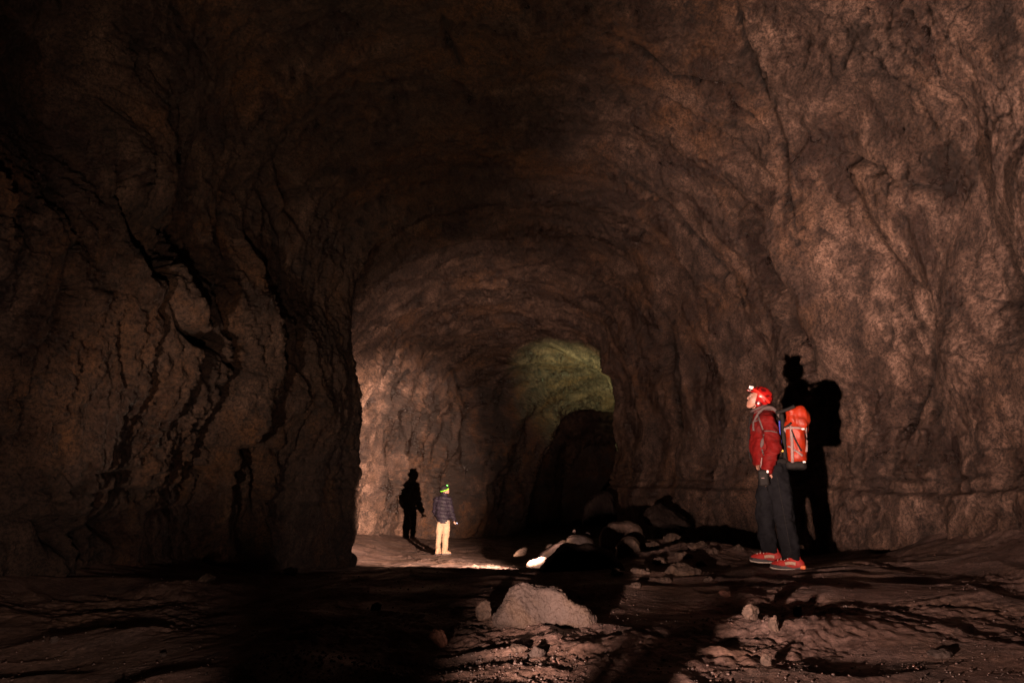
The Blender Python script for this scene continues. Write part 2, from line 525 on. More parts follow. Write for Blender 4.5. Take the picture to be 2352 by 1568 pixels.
def build_shell():
    ys = spaced([(-5, 3, .12), (3, 7, .026), (7, 13, .034), (13, 22, .05), (22, 29, .055), (29, 40, .2)])
    prof = pchip(RY, RP.reshape(len(RY), -1), ys).reshape(len(ys), 11, 2)
    NT = 980
    # spend samples by segment length
    mean = RP[2:8].mean(0); seg = np.linalg.norm(np.diff(mean, axis=0), axis=1); seg[0] *= .45; seg[-1] *= .45
    cum = np.concatenate([[0], np.cumsum(seg)]); cum /= cum[-1]
    tt = np.interp(np.linspace(0, 1, NT), cum, np.arange(11))
    i = np.minimum(tt.astype(int), 9); f = (tt - i)[None, :, None]
    p0 = prof[:, np.maximum(i - 1, 0)]; p1 = prof[:, i]; p2 = prof[:, i + 1]; p3 = prof[:, np.minimum(i + 2, 10)]
    xz = 0.5 * ((2 * p1) + (-p0 + p2) * f + (2 * p0 - 5 * p1 + 4 * p2 - p3) * f * f + (-p0 + 3 * p1 - 3 * p2 + p3) * f ** 3)
    P = np.empty((len(ys), NT, 3))
    P[..., 0] = xz[..., 0]; P[..., 2] = xz[..., 1]; P[..., 1] = ys[:, None]
    # outward normals (in ring planes plus slope along the tube)
    du = np.gradient(P, axis=1); dv = np.gradient(P, axis=0)
    N = np.cross(dv, du); N /= np.linalg.norm(N, axis=-1)[..., None] + 1e-9
    c = np.array([0, 0, 1.0])
    if (N[200, 100] * (P[200, 100] - np.array([0, P[200, 100, 1], 1.5]))).sum() < 0:
        N = -N
    p = P.reshape(-1, 3).astype(np.float32); n = N.reshape(-1, 3)
    T = np.broadcast_to(tt[None, :], (len(ys), NT)).ravel()
    Y = p[:, 1]; X = p[:, 0]; Z = p[:, 2]
    wallness = np.abs(n[:, 0])
    left = sstep(4.2, 2.8, T); right = sstep(5.8, 7.2, T); roof = 1 - np.maximum(left, right)

    warp = np.stack([perlin(p * .55, 1), perlin(p * .55, 2), perlin(p * .55, 3)], 1)
    q = p + warp * .3
    qs = q * np.array([1, 1, .62], np.float32)          # drawn out down the walls
    D = np.zeros(len(p), np.float32)
    a = perlin(q * .75, 4); D += a * (.20 + .10 * right) * (1 - .6 * left * sstep(9.8, 11.4, Y) * sstep(14.5, 13, Y))
    b = perlin(qs * 1.6, 5); D += (np.abs(b) * -.16 + .05) * (.45 + .55 * left)
    cna = perlin(qs * 3.4, 6); D += cna * .032
    rdg = 1 - np.abs(perlin(qs * 5.5 + warp * 2.0, 7)); D += (rdg ** 3) * .055 * (0.10 + .6 * left)
    d1 = perlin(qs * 9, 8); d2 = perlin(q * 19, 9); d3 = perlin(q * 37, 10)
    def terrace(v, k):
        t = v * k; fl = np.floor(t); fr = t - fl
        return (fl + sstep(.38, .62, fr)) / k
    t1 = perlin(q * np.array([2.6, 2.6, 2.0], np.float32) + 7.7 + .35 * warp, 17)
    t2 = perlin(q * np.array([6.5, 6.5, 5.0], np.float32) + 1.7, 18)
    D += .026 * terrace(t1, 4.0)
    pm = sstep(-.25, .3, perlin(p * .9 + 4.4, 19))
    pit = sstep(.22, .36, t2 + .35 * d1) + .8 * sstep(.30, .42, d1 + .4 * d2)
    D += .036 * pit * pm + .014 * (1 - pm) * pit
    rough_mask = .35 + 1.0 * sstep(-.15, .35, perlin(p * .8, 12)) + .5 * left
    D += (d1 * .024 + np.abs(d2) * .034 + d3 * .018) * rough_mask
    # left wall: blocky, plucked lava, deep clefts running down and across
    cl = np.abs(perlin(q * np.array([.9, .9, .42], np.float32) + 5.1, 13))
    lf = left * (1 - sstep(9.6, 11.2, Y))
    D += lf * .05 * np.exp(-(cl / .05) ** 2)
    cl2 = np.abs(perlin(q * np.array([1.1, 1.1, 1.3], np.float32) + 9.3, 14))
    D += lf * .03 * np.exp(-(cl2 / .045) ** 2)
    st_ = perlin(q * 1.15 + 3.3, 15)
    D += lf * .05 * (sstep(-.15, .15, st_) - .5)
    fold = perlin(q * np.array([.7, 1.0, .16], np.float32) + 6.1, 41) + .5 * perlin(q * np.array([1.0, 2.1, .3], np.float32) + 1.1, 58)
    edge = 1 - .75 * sstep(9.8, 11.4, Y) * sstep(14.5, 13, Y)
    D += left * edge * .46 * fold + left * edge * .07 * np.abs(perlin(q * np.array([2.2, 2.8, .5], np.float32), 42))
    # flow lines along both walls near eye height
    hz = Z + .10 * perlin(p * np.array([.5, .35, .2], np.float32), 16)
    for z0, amp, wd in ((.10, .05, .03), (-.06, .07, .025), (-.28, .04, .03), (.34, .03, .04), (.62, .02, .03)):
        D += amp * np.exp(-((hz - z0) / wd) ** 2) * sstep(.5, .9, wallness) * (.35 + .9 * sstep(-.3, .3, perlin(p * np.array([.4, .8, .4], np.float32), int(20 + z0 * 10))))
    lines = np.zeros(len(p), np.float32)
    for z0, wd in ((.10, .018), (-.06, .022), (-.28, .012), (.33, .012)):
        lines = np.maximum(lines, np.exp(-((hz - z0) / wd) ** 2) * sstep(-.1, .35, perlin(p * np.array([.4, .9, .4], np.float32), int(60 + z0 * 10))))
    lines *= sstep(.5, .9, wallness)
    D += -.09 * sstep(.0, -.12, hz) * sstep(.5, .9, wallness) * right
    band_ = perlin(p * np.array([.28, 1.5, .28], np.float32) + 8.8, 43)
    D += (right + roof) * (.10 * band_ + .05 * perlin(p * np.array([.5, 4.0, .5], np.float32) + 2.8, 44))
    # ribs: each stretch of wall overhangs the next one further in
    zz = Z + .0
    wob = .22 * perlin(p * np.array([.6, .0, .6], np.float32) + 2.2, 30) + .12 * perlin(p * np.array([1.9, 0, 1.9], np.float32), 31)
    def rib(y0, slope, amp, w, mask, run=2.6):
        u = Y - (y0 + slope * (Z - 1.0) + wob)
        return -amp * mask * np.clip((u + run) / run, 0, 1) ** 1.4 * (1 - sstep(-w * .4, w * .6, u))
    rr_ = np.maximum(right, .25 * roof)
    D += rib(10.5, -.34, .55, .16, np.maximum(right, roof * sstep(1.2, 3.0, X)), 1.7)
    D += rib(12.9, -.08, .62, .20, rr_, 1.5)
    D += rib(15.2, -.08, .56, .20, rr_, 1.4)
    D += rib(17.5, -.06, .48, .22, rr_, 1.3)
    D += rib(19.6, -.05, .28, .22, rr_, 1.2)
    for yb, am in ((16.8, .26), (17.9, .22), (19.0, .30), (20.3, .34), (21.4, .26), (22.6, .36), (24.0, .34), (25.4, .30), (26.6, .26)):
        D += rib(yb, .12, am, .16, left, .9)
    # traced clefts (photo measurements carried on to the rock surface)
    p2 = p + (n * D[:, None]).astype(np.float32)
    X, Y, Z = p2[:, 0], p2[:, 1], p2[:, 2]
    dd = Y * CT + Z * ST
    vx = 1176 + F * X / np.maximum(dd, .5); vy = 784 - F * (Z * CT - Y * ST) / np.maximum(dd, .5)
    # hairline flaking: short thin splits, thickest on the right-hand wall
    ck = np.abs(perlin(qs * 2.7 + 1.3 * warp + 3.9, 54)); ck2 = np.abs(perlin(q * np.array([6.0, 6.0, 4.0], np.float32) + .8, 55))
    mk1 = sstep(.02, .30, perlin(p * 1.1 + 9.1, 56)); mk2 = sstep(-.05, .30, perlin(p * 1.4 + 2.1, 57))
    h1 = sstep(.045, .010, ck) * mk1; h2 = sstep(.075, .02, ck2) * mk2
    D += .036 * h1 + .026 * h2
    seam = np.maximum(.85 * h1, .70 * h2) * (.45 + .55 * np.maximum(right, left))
    seam = np.maximum(np.maximum(seam, .5 * pit * pm), .8 * lines).astype(np.float32)  # pits also get recess shade painted into their colour

    def cleft(line, w, amp, ylo, yhi, dark=1.0):  # carves the cleft; dark paints crevice shade into its colour
        m = (Y > ylo) & (Y < yhi) & (dd > 1)
        idx = np.nonzero(m)[0]
        L = np.array(line, float)
        jit = 7 * perlin(p[idx] * 3.0, 40)
        best = np.full(len(idx), 1e9)
        wl = np.full(len(idx), 1.0)
        px, py = vx[idx], vy[idx]
        tot = len(L) - 1
        for k in range(tot):
            ax, ay = L[k][:2]; bx, by = L[k + 1][:2]
            t = np.clip(((px - ax) * (bx - ax) + (py - ay) * (by - ay)) / ((bx - ax) ** 2 + (by - ay) ** 2), 0, 1)
            ds = np.hypot(px - ax - t * (bx - ax), py - ay - t * (by - ay))
            up = ds < best
            best = np.where(up, ds, best); s = (k + t) / tot
            wl = np.where(up, np.sin(np.pi * np.clip(s * .9 + .05, 0, 1)) ** .6, wl)
        D[idx] += amp * wl * np.exp(-((best + jit) / (w * (0.3 + wl))) ** 2)
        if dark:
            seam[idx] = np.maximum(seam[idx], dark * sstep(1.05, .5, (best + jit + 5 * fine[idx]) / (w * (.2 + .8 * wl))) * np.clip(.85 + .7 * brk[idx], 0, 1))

    fine = perlin(p * 9.0, 45); brk = perlin(p * 2.2, 50)

    def blotch(cx, cy, rx, ry, ylo, yhi, k=1.0):  # darker, glossier blotches: a wet patch, stains and other dark areas
        m = (Y > ylo) & (Y < yhi) & (dd > 1)
        idx = np.nonzero(m)[0]
        g = np.exp(-((vx[idx] - cx) / rx) ** 2 - ((vy[idx] - cy) / ry) ** 2)
        n_ = .5 + .5 * perlin(qs[idx] * 2.6, 46) + .35 * perlin(qs[idx] * 8, 47)
        n_ = n_ + .25 * perlin(qs[idx] * 19, 48) + .2 * perlin(qs[idx] * 41, 49)
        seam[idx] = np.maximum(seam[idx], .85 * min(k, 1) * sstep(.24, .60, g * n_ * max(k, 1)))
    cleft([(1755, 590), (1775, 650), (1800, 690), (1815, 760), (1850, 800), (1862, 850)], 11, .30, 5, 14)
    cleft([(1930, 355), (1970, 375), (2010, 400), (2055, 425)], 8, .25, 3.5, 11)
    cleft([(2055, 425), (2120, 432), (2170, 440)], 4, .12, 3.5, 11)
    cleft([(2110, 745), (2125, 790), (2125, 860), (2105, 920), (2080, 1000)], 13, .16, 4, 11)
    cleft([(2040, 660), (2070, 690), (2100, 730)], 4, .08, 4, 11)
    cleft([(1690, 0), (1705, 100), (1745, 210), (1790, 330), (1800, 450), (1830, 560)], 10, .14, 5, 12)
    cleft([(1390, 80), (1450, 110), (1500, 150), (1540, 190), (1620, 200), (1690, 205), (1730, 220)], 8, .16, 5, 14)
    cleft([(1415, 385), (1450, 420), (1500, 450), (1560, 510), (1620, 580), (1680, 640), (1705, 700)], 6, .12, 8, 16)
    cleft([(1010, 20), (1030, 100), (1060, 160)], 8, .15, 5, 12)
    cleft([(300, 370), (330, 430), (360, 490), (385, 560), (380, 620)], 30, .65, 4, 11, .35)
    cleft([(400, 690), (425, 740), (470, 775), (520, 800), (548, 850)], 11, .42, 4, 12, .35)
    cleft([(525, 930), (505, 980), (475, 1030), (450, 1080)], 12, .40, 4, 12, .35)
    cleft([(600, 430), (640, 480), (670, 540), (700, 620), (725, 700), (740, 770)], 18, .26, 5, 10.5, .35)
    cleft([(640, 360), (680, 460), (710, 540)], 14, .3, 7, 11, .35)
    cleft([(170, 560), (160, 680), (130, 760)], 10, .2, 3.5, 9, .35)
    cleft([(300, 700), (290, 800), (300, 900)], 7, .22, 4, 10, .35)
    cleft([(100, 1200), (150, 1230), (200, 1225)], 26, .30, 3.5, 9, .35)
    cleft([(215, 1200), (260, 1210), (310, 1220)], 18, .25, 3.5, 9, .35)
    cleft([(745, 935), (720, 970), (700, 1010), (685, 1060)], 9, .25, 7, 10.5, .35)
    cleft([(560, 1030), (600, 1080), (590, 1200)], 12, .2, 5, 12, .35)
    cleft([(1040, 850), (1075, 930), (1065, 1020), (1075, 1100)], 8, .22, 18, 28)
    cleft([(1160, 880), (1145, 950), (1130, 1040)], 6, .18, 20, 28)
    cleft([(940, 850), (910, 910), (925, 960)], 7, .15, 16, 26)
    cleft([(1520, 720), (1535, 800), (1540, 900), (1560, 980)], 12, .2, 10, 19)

    blotch(2160, 390, 100, 75, 3.5, 11, 1.5); blotch(2320, 60, 90, 160, 3, 11); blotch(1980, 60, 60, 80, 4, 11); blotch(2060, 300, 120, 110, 4, 11, .6)
    blotch(1790, 1010, 90, 120, 6, 14, .7); blotch(2120, 1060, 260, 70, 4, 12, .75); blotch(1640, 900, 60, 200, 9, 16, .7); blotch(1500, 900, 30, 260, 12, 22, .8)
    blotch(960, 985, 90, 80, 14, 28, 2.0); blotch(1050, 1080, 80, 130, 15, 28, 1.6); blotch(905, 1130, 30, 60, 14, 26, 1.3); blotch(1150, 1000, 70, 200, 16, 29, 1.2); blotch(900, 880, 26, 90, 14, 27, 1.3); blotch(1260, 300, 160, 90, 6, 12, .6); blotch(1180, 480, 300, 70, 10, 16, .6); blotch(1230, 560, 200, 60, 12, 18, .5)
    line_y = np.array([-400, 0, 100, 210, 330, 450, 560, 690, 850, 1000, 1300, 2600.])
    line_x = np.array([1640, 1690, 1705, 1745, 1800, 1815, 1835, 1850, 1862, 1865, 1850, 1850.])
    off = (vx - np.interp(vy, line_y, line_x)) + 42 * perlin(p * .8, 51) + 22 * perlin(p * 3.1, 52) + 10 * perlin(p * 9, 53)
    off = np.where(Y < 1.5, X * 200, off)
    lit_tone = right * 0 + sstep(-22, 26, off) * sstep(0, 1.5, X)  # bright side of the crease painted into the rock tone
    lit_tone = np.maximum(lit_tone, .42 * sstep(1.5, 3.6, X + .8 * a) * sstep(1.0, 2.0, Y))
    lit_tone = np.maximum(lit_tone, sstep(13, 14.5, Y) * (.30 + .65 * sstep(-3.2, -4.0, X + .7 * a)) * sstep(26, 22, Y))  # lamplit left strip of the far wall painted paler
    D *= 1 - sstep(29, 30, Y) * .3
    V = p + n * D[:, None]
    V = V.reshape(len(ys), NT, 3)
    idx = np.arange(len(ys) * NT).reshape(len(ys), NT)

    def piece(name, t0, t1, mat, label, cat):
        js = np.nonzero((tt >= t0) & (tt <= t1))[0]
        j0, j1 = js[0], js[-1] + (1 if js[-1] < NT - 1 else 0)
        sub = V[:, j0:j1 + 1].reshape(-1, 3)
        w = j1 - j0 + 1
        id2 = np.arange(len(ys) * w).reshape(len(ys), w)
        fc = np.stack([id2[:-1, :-1], id2[:-1, 1:], id2[1:, 1:], id2[1:, :-1]], -1).reshape(-1, 4)
        o = link_mesh(name, sub, fc, mat)
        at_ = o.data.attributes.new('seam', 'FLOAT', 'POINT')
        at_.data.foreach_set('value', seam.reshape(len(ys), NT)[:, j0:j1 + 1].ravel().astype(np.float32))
        at_ = o.data.attributes.new('lit_tone', 'FLOAT', 'POINT')
        at_.data.foreach_set('value', lit_tone.reshape(len(ys), NT)[:, j0:j1 + 1].ravel().astype(np.float32))
        return tag(o, label, cat, kind='structure')
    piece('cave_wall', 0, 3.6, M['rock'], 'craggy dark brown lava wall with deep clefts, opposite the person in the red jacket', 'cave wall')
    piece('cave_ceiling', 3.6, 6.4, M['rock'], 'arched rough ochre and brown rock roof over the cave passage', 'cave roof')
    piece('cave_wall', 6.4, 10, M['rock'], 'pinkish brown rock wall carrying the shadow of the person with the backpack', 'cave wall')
    # end of the far passage
    ringe = V[-1]; cc = ringe.mean(0) + np.array([0, .3, 0])
    vv = np.concatenate([ringe, cc[None]])
    fc = np.array([(k, k + 1, NT) for k in range(NT - 1)] + [(NT - 1, 0, NT)])
    o = link_mesh('passage_end_wall', vv, fc, M['rock'])
    tag(o, 'unlit rock wall deep inside the black far passage', 'cave wall', kind='structure')


# ------------------------------------------------------------------ floor
FY = np.array([-6, 0, 2.5, 4.0, 6.7, 8.5, 10, 12, 14, 16, 18, 22, 28, 42.])
FZ = np.array([-.84, -.85, -.86, -.84, -.80, -1.00, -1.16, -1.36, -1.54, -1.65, -1.71, -1.80, -1.92, -2.3])
LAMP_A = np.array([-.50, 1.00, -.585])


def floor_base(x, y):
    x = np.asarray(x, float); y = np.asarray(y, float)
    z = np.interp(y, FY, FZ)
    near = sstep(14, 6, y)
    z = z + near * (.12 * sstep(1.2, 4.8, x) + .02 * sstep(3.4, 4.8, x) - .08 * sstep(-1.0, -2.6, x))
    z = z + sstep(15, 11, y) * (.30 * np.clip((x - 3.45) / 1.3, 0, 1.6) ** 2 * (1 + .5 * perlin(np.stack([x * 1.3, y * 1.3, 0 * x + 7.7], -1).reshape(-1, 3), 61).reshape(np.shape(x))) + .10 * np.clip((-2.7 - x) / 1.0, 0, 1.6) ** 2)
    z = z + sstep(14, 18, y) * .35 * sstep(-2.6, -4.6, x)
    # low mounds on the right-hand bank
    for cx, cy, rx, ry, a in ((1.75, 4.15, .55, .34, .10), (2.35, 5.15, .8, .28, .045), (3.6, 5.0, .8, .35, .02), (3.1, 3.6, .5, .3, .05),
                              (1.15, 3.2, .5, .35, .04), (1.9, 8.0, .8, .5, .09), (2.3, 8.8, 1.0, .7, .30), (2.1, 10.6, .8, .9, .42), (.2, 2.9, .5, .3, .03),
                              (-2.4, 4.3, .6, .3, .06), (-2.9, 6.0, .6, .5, .10), (3.4, 11, .9, 1.0, .2), (3.2, 14, .9, 1.4, .25), (2.2, 17, 1.0, 2, .3)):
        z = z + a * np.exp(-((x - cx) / rx) ** 2 - ((y - cy) / ry) ** 2)
    # unseen lumps added to the floor to block the hand lamp, casting dark bands
    def shade_lump(z, ang0, ang1, r0, rw, top):
        dx, dy = x - LAMP_A[0], y - LAMP_A[1]
        r = np.hypot(dx, dy); a = np.degrees(np.arctan2(dx, dy))
        e = 2.0
        k = sstep(ang0 - e, ang0 + e, a) * (1 - sstep(ang1 - e, ang1 + e, a)) * np.exp(-((r - r0) / rw) ** 6)
        return z + (top - z) * k
    z = shade_lump(z, -21.5, 3.5, .46, .13, LAMP_A[2] + .055)
    z = shade_lump(z, 17.0, 26.5, .46, .10, LAMP_A[2] - .002)
    z = shade_lump(z, 23.5, 30.5, .92, .16, LAMP_A[2] - .026)
    return z


def build_floor():
    ys = spaced([(-6, .8, .12), (.8, 2.4, .03), (2.4, 5.5, .012), (5.5, 9, .022), (9, 16, .05), (16, 30, .09), (30, 42, .4)])
    NX = 820
    u = np.linspace(-1, 1, NX)
    V = np.empty((len(ys), NX, 3), np.float32)
    half = np.interp(ys, [-6, 0, 2, 6, 42], [6.5, 6.5, 6.2, 6.2, 10])
    cx = np.interp(ys, [-6, 24, 32, 42], [.4, .4, 3, 5])
    # finer across the middle of the view near the camera
    uu = np.sign(u) * (0.55 * np.abs(u) + .45 * np.abs(u) ** 2)
    V[..., 0] = cx[:, None] + half[:, None] * uu[None, :]
    V[..., 1] = ys[:, None]
    x = V[..., 0].ravel(); y = V[..., 1].ravel()
    z = floor_base(x, y)
    p = np.stack([x, y, np.zeros_like(x)], 1).astype(np.float32)
    lampd = np.hypot(x - LAMP_A[0], y - LAMP_A[1])
    calm = .2 + .8 * sstep(.7, 1.6, lampd)
    q = p + .25 * np.stack([perlin(p * 1.1, 51), perlin(p * 1.1, 52), 0 * x], 1)
    ps = q * np.array([1.0, 1.15, 1], np.float32)
    z = z + calm * (.034 * perlin(ps * .9, 53) + .018 * perlin(ps * 2.1, 54))
    rd = 1 - np.abs(perlin(ps * 1.7 + 3, 55))
    z = z + calm * .022 * rd ** 4
    m = sstep(-.15, .3, perlin(p * .9, 56))
    z = z + calm * ((.3 + m) * (.015 * perlin(ps * 5, 57) + .013 * np.abs(perlin(q * 11, 58))) + (.25 + m) * (.0085 * perlin(q * 24, 59) + .006 * np.abs(perlin(q * 45, 60))))
    V[..., 2] = z.reshape(V.shape[:2])
    idx = np.arange(len(ys) * NX).reshape(len(ys), NX)
    fc = np.stack([idx[:-1, :-1], idx[:-1, 1:], idx[1:, 1:], idx[1:, :-1]], -1).reshape(-1, 4)
    o = link_mesh('ground', V.reshape(-1, 3), fc, M['floor'])
    tag(o, 'uneven dusty cave floor of packed cinder running back between the walls', 'cave floor', kind='structure')
    return o, V.reshape(-1, 3), fc


FLOOR_BVH = None


def fz(x, y):
    h = FLOOR_BVH.ray_cast(Vector((x, y, 1.0)), Vector((0, 0, -1)))
    return h[0].z if h[0] else float(floor_base(x, y))


# ------------------------------------------------------------------ rocks
def hull_rock(name, pts, mat, seed=0, subdiv=4, rough=.03, freq=6.0, smooth=2, base=None):
    """angular boulder: hull of measured corners, split finely, worn and pitted"""
    bm = bmesh.new()
    vs = [bm.verts.new(p) for p in pts]
    r = bmesh.ops.convex_hull(bm, input=vs)
    junk = [e for e in r['geom_interior'] + r['geom_unused'] if isinstance(e, bmesh.types.BMVert)]
    if junk: bmesh.ops.delete(bm, geom=list(set(junk)), context='VERTS')
    for i in range(subdiv):
        bmesh.ops.triangulate(bm, faces=bm.faces[:])
        bmesh.ops.subdivide_edges(bm, edges=bm.edges[:], cuts=1, use_grid_fill=True)
        if i < smooth:
            bmesh.ops.smooth_vert(bm, verts=bm.verts[:], factor=.35, use_axis_x=True, use_axis_y=True, use_axis_z=True)
    bm.normal_update()
    P = np.array([v.co[:] for v in bm.verts], np.float32); N = np.array([v.normal[:] for v in bm.verts], np.float32)
    size = float(np.ptp(P, axis=0).max())
    f = freq / size
    D = rough * size * (1.6 * perlin(P * f * .5, seed) + .9 * perlin(P * f, seed + 1) + .5 * np.abs(perlin(P * f * 2.3, seed + 2)) + .28 * perlin(P * f * 5, seed + 3) + .16 * perlin(P * f * 11, seed + 4))
    P = P + N * D[:, None]
    for v, c in zip(bm.verts, P): v.co = c
    me = bpy.data.meshes.new(name)
    if base is not None:
        bmesh.ops.translate(bm, verts=bm.verts[:], vec=-Vector(base))
    bm.to_mesh(me); bm.free()
    me.polygons.foreach_set('use_smooth', np.ones(len(me.polygons), bool))
    me.materials.append(mat)
    o = bpy.data.objects.new(name, me)
    if base is not None: o.location = base
    COL.objects.link(o)
    return o


def blob_pts(sx, sy, sz, seed, n=16):
    r = random.Random(seed)
    out = []
    for i in range(n):
        a = Vector((r.gauss(0, 1), r.gauss(0, 1), r.gauss(0, 1))).normalized() * r.uniform(.85, 1.05)
        out.append((a.x * sx, a.y * sy, a.z * sz))
    return out


def floor_hit(vx, vy):
    d0 = at(vx, vy, 1.0)
    h = FLOOR_BVH.ray_cast(Vector((0, 0, 0)), d0.normalized())
    return h[0] if h[0] else d0 * 5


def stone(vx, vy, w, h, depth, seed, mat, label, group=None, name='rock', sink=.25, subdiv=3, rough=.035):
    """a stone whose foot stands at the floor point (vx,vy); w,h in photo units"""
    c = floor_hit(vx, vy)
    d = c.y * CT + c.z * ST
    s = d / F
    sx, sz, sy = w * s / 2, h * s / (2 - sink * 2) , depth * w * s / 2
    c = c + Vector((0, sy * .7, 0))
    base = Vector((c.x, c.y, fz(c.x, c.y)))
    pts = [(p[0], p[1], p[2] + sz * (1 - 2 * sink)) for p in blob_pts(sx, sy, sz, seed)]
    o = hull_rock(name, pts, mat, seed, subdiv + 1, rough * 1.3, 7, 1)
    o.location = base
    return tag(o, label, 'rock', group)


def from_outline(name, outline, d, thick, mat, seed, label, cat='boulder', group=None, back=.5, subdiv=4, rough=.022, freq=7):
    """boulder from its measured outline: front corners at depth d, widest and highest edge set back"""
    pts = []
    r = random.Random(seed)
    cx = sum(p[0] for p in outline) / len(outline); cy = sum(p[1] for p in outline) / len(outline)
    low = max(p[1] for p in outline)
    for vx, vy in outline:
        hfrac = (low - vy) / max(1, low - min(p[1] for p in outline))
        q = at(vx, vy, d + thick * (.15 + .5 * hfrac + r.uniform(-.06, .06)))
        pts.append(q)
        pts.append(at(cx + (vx - cx) * .86, cy + (vy - cy) * .86, d + thick * (.02 + .30 * hfrac)))
        k = at(cx + (vx - cx) * .8, cy + (vy - cy) * .7, d + thick)
        pts.append(k)
    base = sum(pts, Vector()) / len(pts)
    zb = min(q.z for q in pts)
    base.z = zb
    o = hull_rock(name, pts, mat, seed, subdiv, rough, freq, 2, base)
    return tag(o, label, cat, group)

# ------------------------------------------------------------------ palette
M = {}
M['rock'] = cave_rock()
M['floor'] = rock_mat('packed cinder', [(.12, .072, .060), (.235, .146, .124), (.33, .212, .182)], ochre=(.24, .145, .11), dark=(.10, .062, .052),
                      pscale=1.6, bump=.5, bscale=26, wet=.6)
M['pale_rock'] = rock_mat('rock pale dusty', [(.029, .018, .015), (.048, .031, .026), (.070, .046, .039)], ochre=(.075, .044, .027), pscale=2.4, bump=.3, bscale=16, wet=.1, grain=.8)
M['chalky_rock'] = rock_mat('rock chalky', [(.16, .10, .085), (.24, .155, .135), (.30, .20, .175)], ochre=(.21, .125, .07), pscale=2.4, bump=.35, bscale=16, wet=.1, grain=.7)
M['brown_rock'] = rock_mat('rock brown', [(.055, .035, .027), (.105, .066, .050), (.16, .10, .078)], ochre=(.11, .062, .033), pscale=2.2, bump=.4, bscale=18, wet=.2)
M['red_rock'] = rock_mat('rock rusty', [(.15, .06, .045), (.27, .12, .085), (.32, .16, .12)], pscale=3, bump=.3, bscale=24, wet=.15)
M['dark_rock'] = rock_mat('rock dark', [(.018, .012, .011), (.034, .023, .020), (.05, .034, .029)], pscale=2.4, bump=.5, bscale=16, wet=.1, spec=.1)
M['gravel'] = rock_mat('cinder gravel', [(.04, .028, .024), (.09, .058, .049), (.18, .12, .10)], ochre=(.13, .06, .045), pscale=9, bump=.2, bscale=60, wet=.75, spec=.8)

build_shell()
floor_obj, FV, FF = build_floor()
FLOOR_BVH = BVHTree.FromPolygons([tuple(v) for v in FV.tolist()], FF.tolist())

# ------------------------------------------------------------------ boulders and stones
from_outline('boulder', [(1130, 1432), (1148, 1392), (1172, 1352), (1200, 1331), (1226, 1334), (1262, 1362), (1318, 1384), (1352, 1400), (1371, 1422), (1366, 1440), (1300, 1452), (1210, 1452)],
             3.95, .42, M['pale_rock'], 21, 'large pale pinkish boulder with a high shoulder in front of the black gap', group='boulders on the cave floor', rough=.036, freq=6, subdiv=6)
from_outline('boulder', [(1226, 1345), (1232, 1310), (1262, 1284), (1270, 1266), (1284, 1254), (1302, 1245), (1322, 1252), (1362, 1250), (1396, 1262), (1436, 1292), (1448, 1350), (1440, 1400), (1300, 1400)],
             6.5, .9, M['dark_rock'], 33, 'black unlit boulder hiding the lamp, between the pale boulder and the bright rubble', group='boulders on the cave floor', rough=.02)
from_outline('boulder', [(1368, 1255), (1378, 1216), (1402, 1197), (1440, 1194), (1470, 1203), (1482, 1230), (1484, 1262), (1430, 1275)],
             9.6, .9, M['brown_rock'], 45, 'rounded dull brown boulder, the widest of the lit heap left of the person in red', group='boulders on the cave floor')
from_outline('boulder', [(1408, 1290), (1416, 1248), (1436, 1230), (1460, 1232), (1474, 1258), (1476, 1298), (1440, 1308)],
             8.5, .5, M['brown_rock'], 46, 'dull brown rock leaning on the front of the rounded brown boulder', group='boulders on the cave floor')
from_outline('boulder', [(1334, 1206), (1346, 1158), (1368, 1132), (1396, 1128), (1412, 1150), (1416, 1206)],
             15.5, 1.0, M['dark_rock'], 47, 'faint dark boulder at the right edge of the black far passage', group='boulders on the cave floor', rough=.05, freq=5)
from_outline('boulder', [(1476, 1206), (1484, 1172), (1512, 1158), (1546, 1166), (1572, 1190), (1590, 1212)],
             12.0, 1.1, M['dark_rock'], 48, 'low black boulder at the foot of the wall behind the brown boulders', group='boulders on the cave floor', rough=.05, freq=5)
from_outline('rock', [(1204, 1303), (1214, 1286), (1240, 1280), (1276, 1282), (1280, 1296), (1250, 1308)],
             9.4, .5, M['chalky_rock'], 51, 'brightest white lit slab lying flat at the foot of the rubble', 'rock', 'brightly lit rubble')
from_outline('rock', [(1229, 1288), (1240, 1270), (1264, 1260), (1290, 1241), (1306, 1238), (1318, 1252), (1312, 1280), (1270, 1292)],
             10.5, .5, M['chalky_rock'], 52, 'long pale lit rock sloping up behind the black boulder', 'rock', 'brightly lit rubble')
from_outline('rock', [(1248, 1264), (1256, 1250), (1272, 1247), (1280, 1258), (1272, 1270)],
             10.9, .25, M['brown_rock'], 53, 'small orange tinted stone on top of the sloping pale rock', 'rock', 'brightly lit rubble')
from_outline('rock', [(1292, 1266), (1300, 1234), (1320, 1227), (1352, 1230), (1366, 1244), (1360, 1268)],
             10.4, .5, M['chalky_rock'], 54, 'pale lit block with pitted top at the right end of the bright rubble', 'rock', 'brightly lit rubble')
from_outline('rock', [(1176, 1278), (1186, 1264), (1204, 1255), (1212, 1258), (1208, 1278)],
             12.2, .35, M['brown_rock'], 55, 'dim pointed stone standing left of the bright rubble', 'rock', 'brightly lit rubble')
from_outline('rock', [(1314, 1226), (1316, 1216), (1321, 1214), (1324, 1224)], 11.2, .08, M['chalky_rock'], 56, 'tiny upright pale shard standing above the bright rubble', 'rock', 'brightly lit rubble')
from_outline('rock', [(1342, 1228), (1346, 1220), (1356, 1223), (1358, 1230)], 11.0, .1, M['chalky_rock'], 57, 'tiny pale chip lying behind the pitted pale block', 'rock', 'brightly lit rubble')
G = 'loose stones on the cave floor'
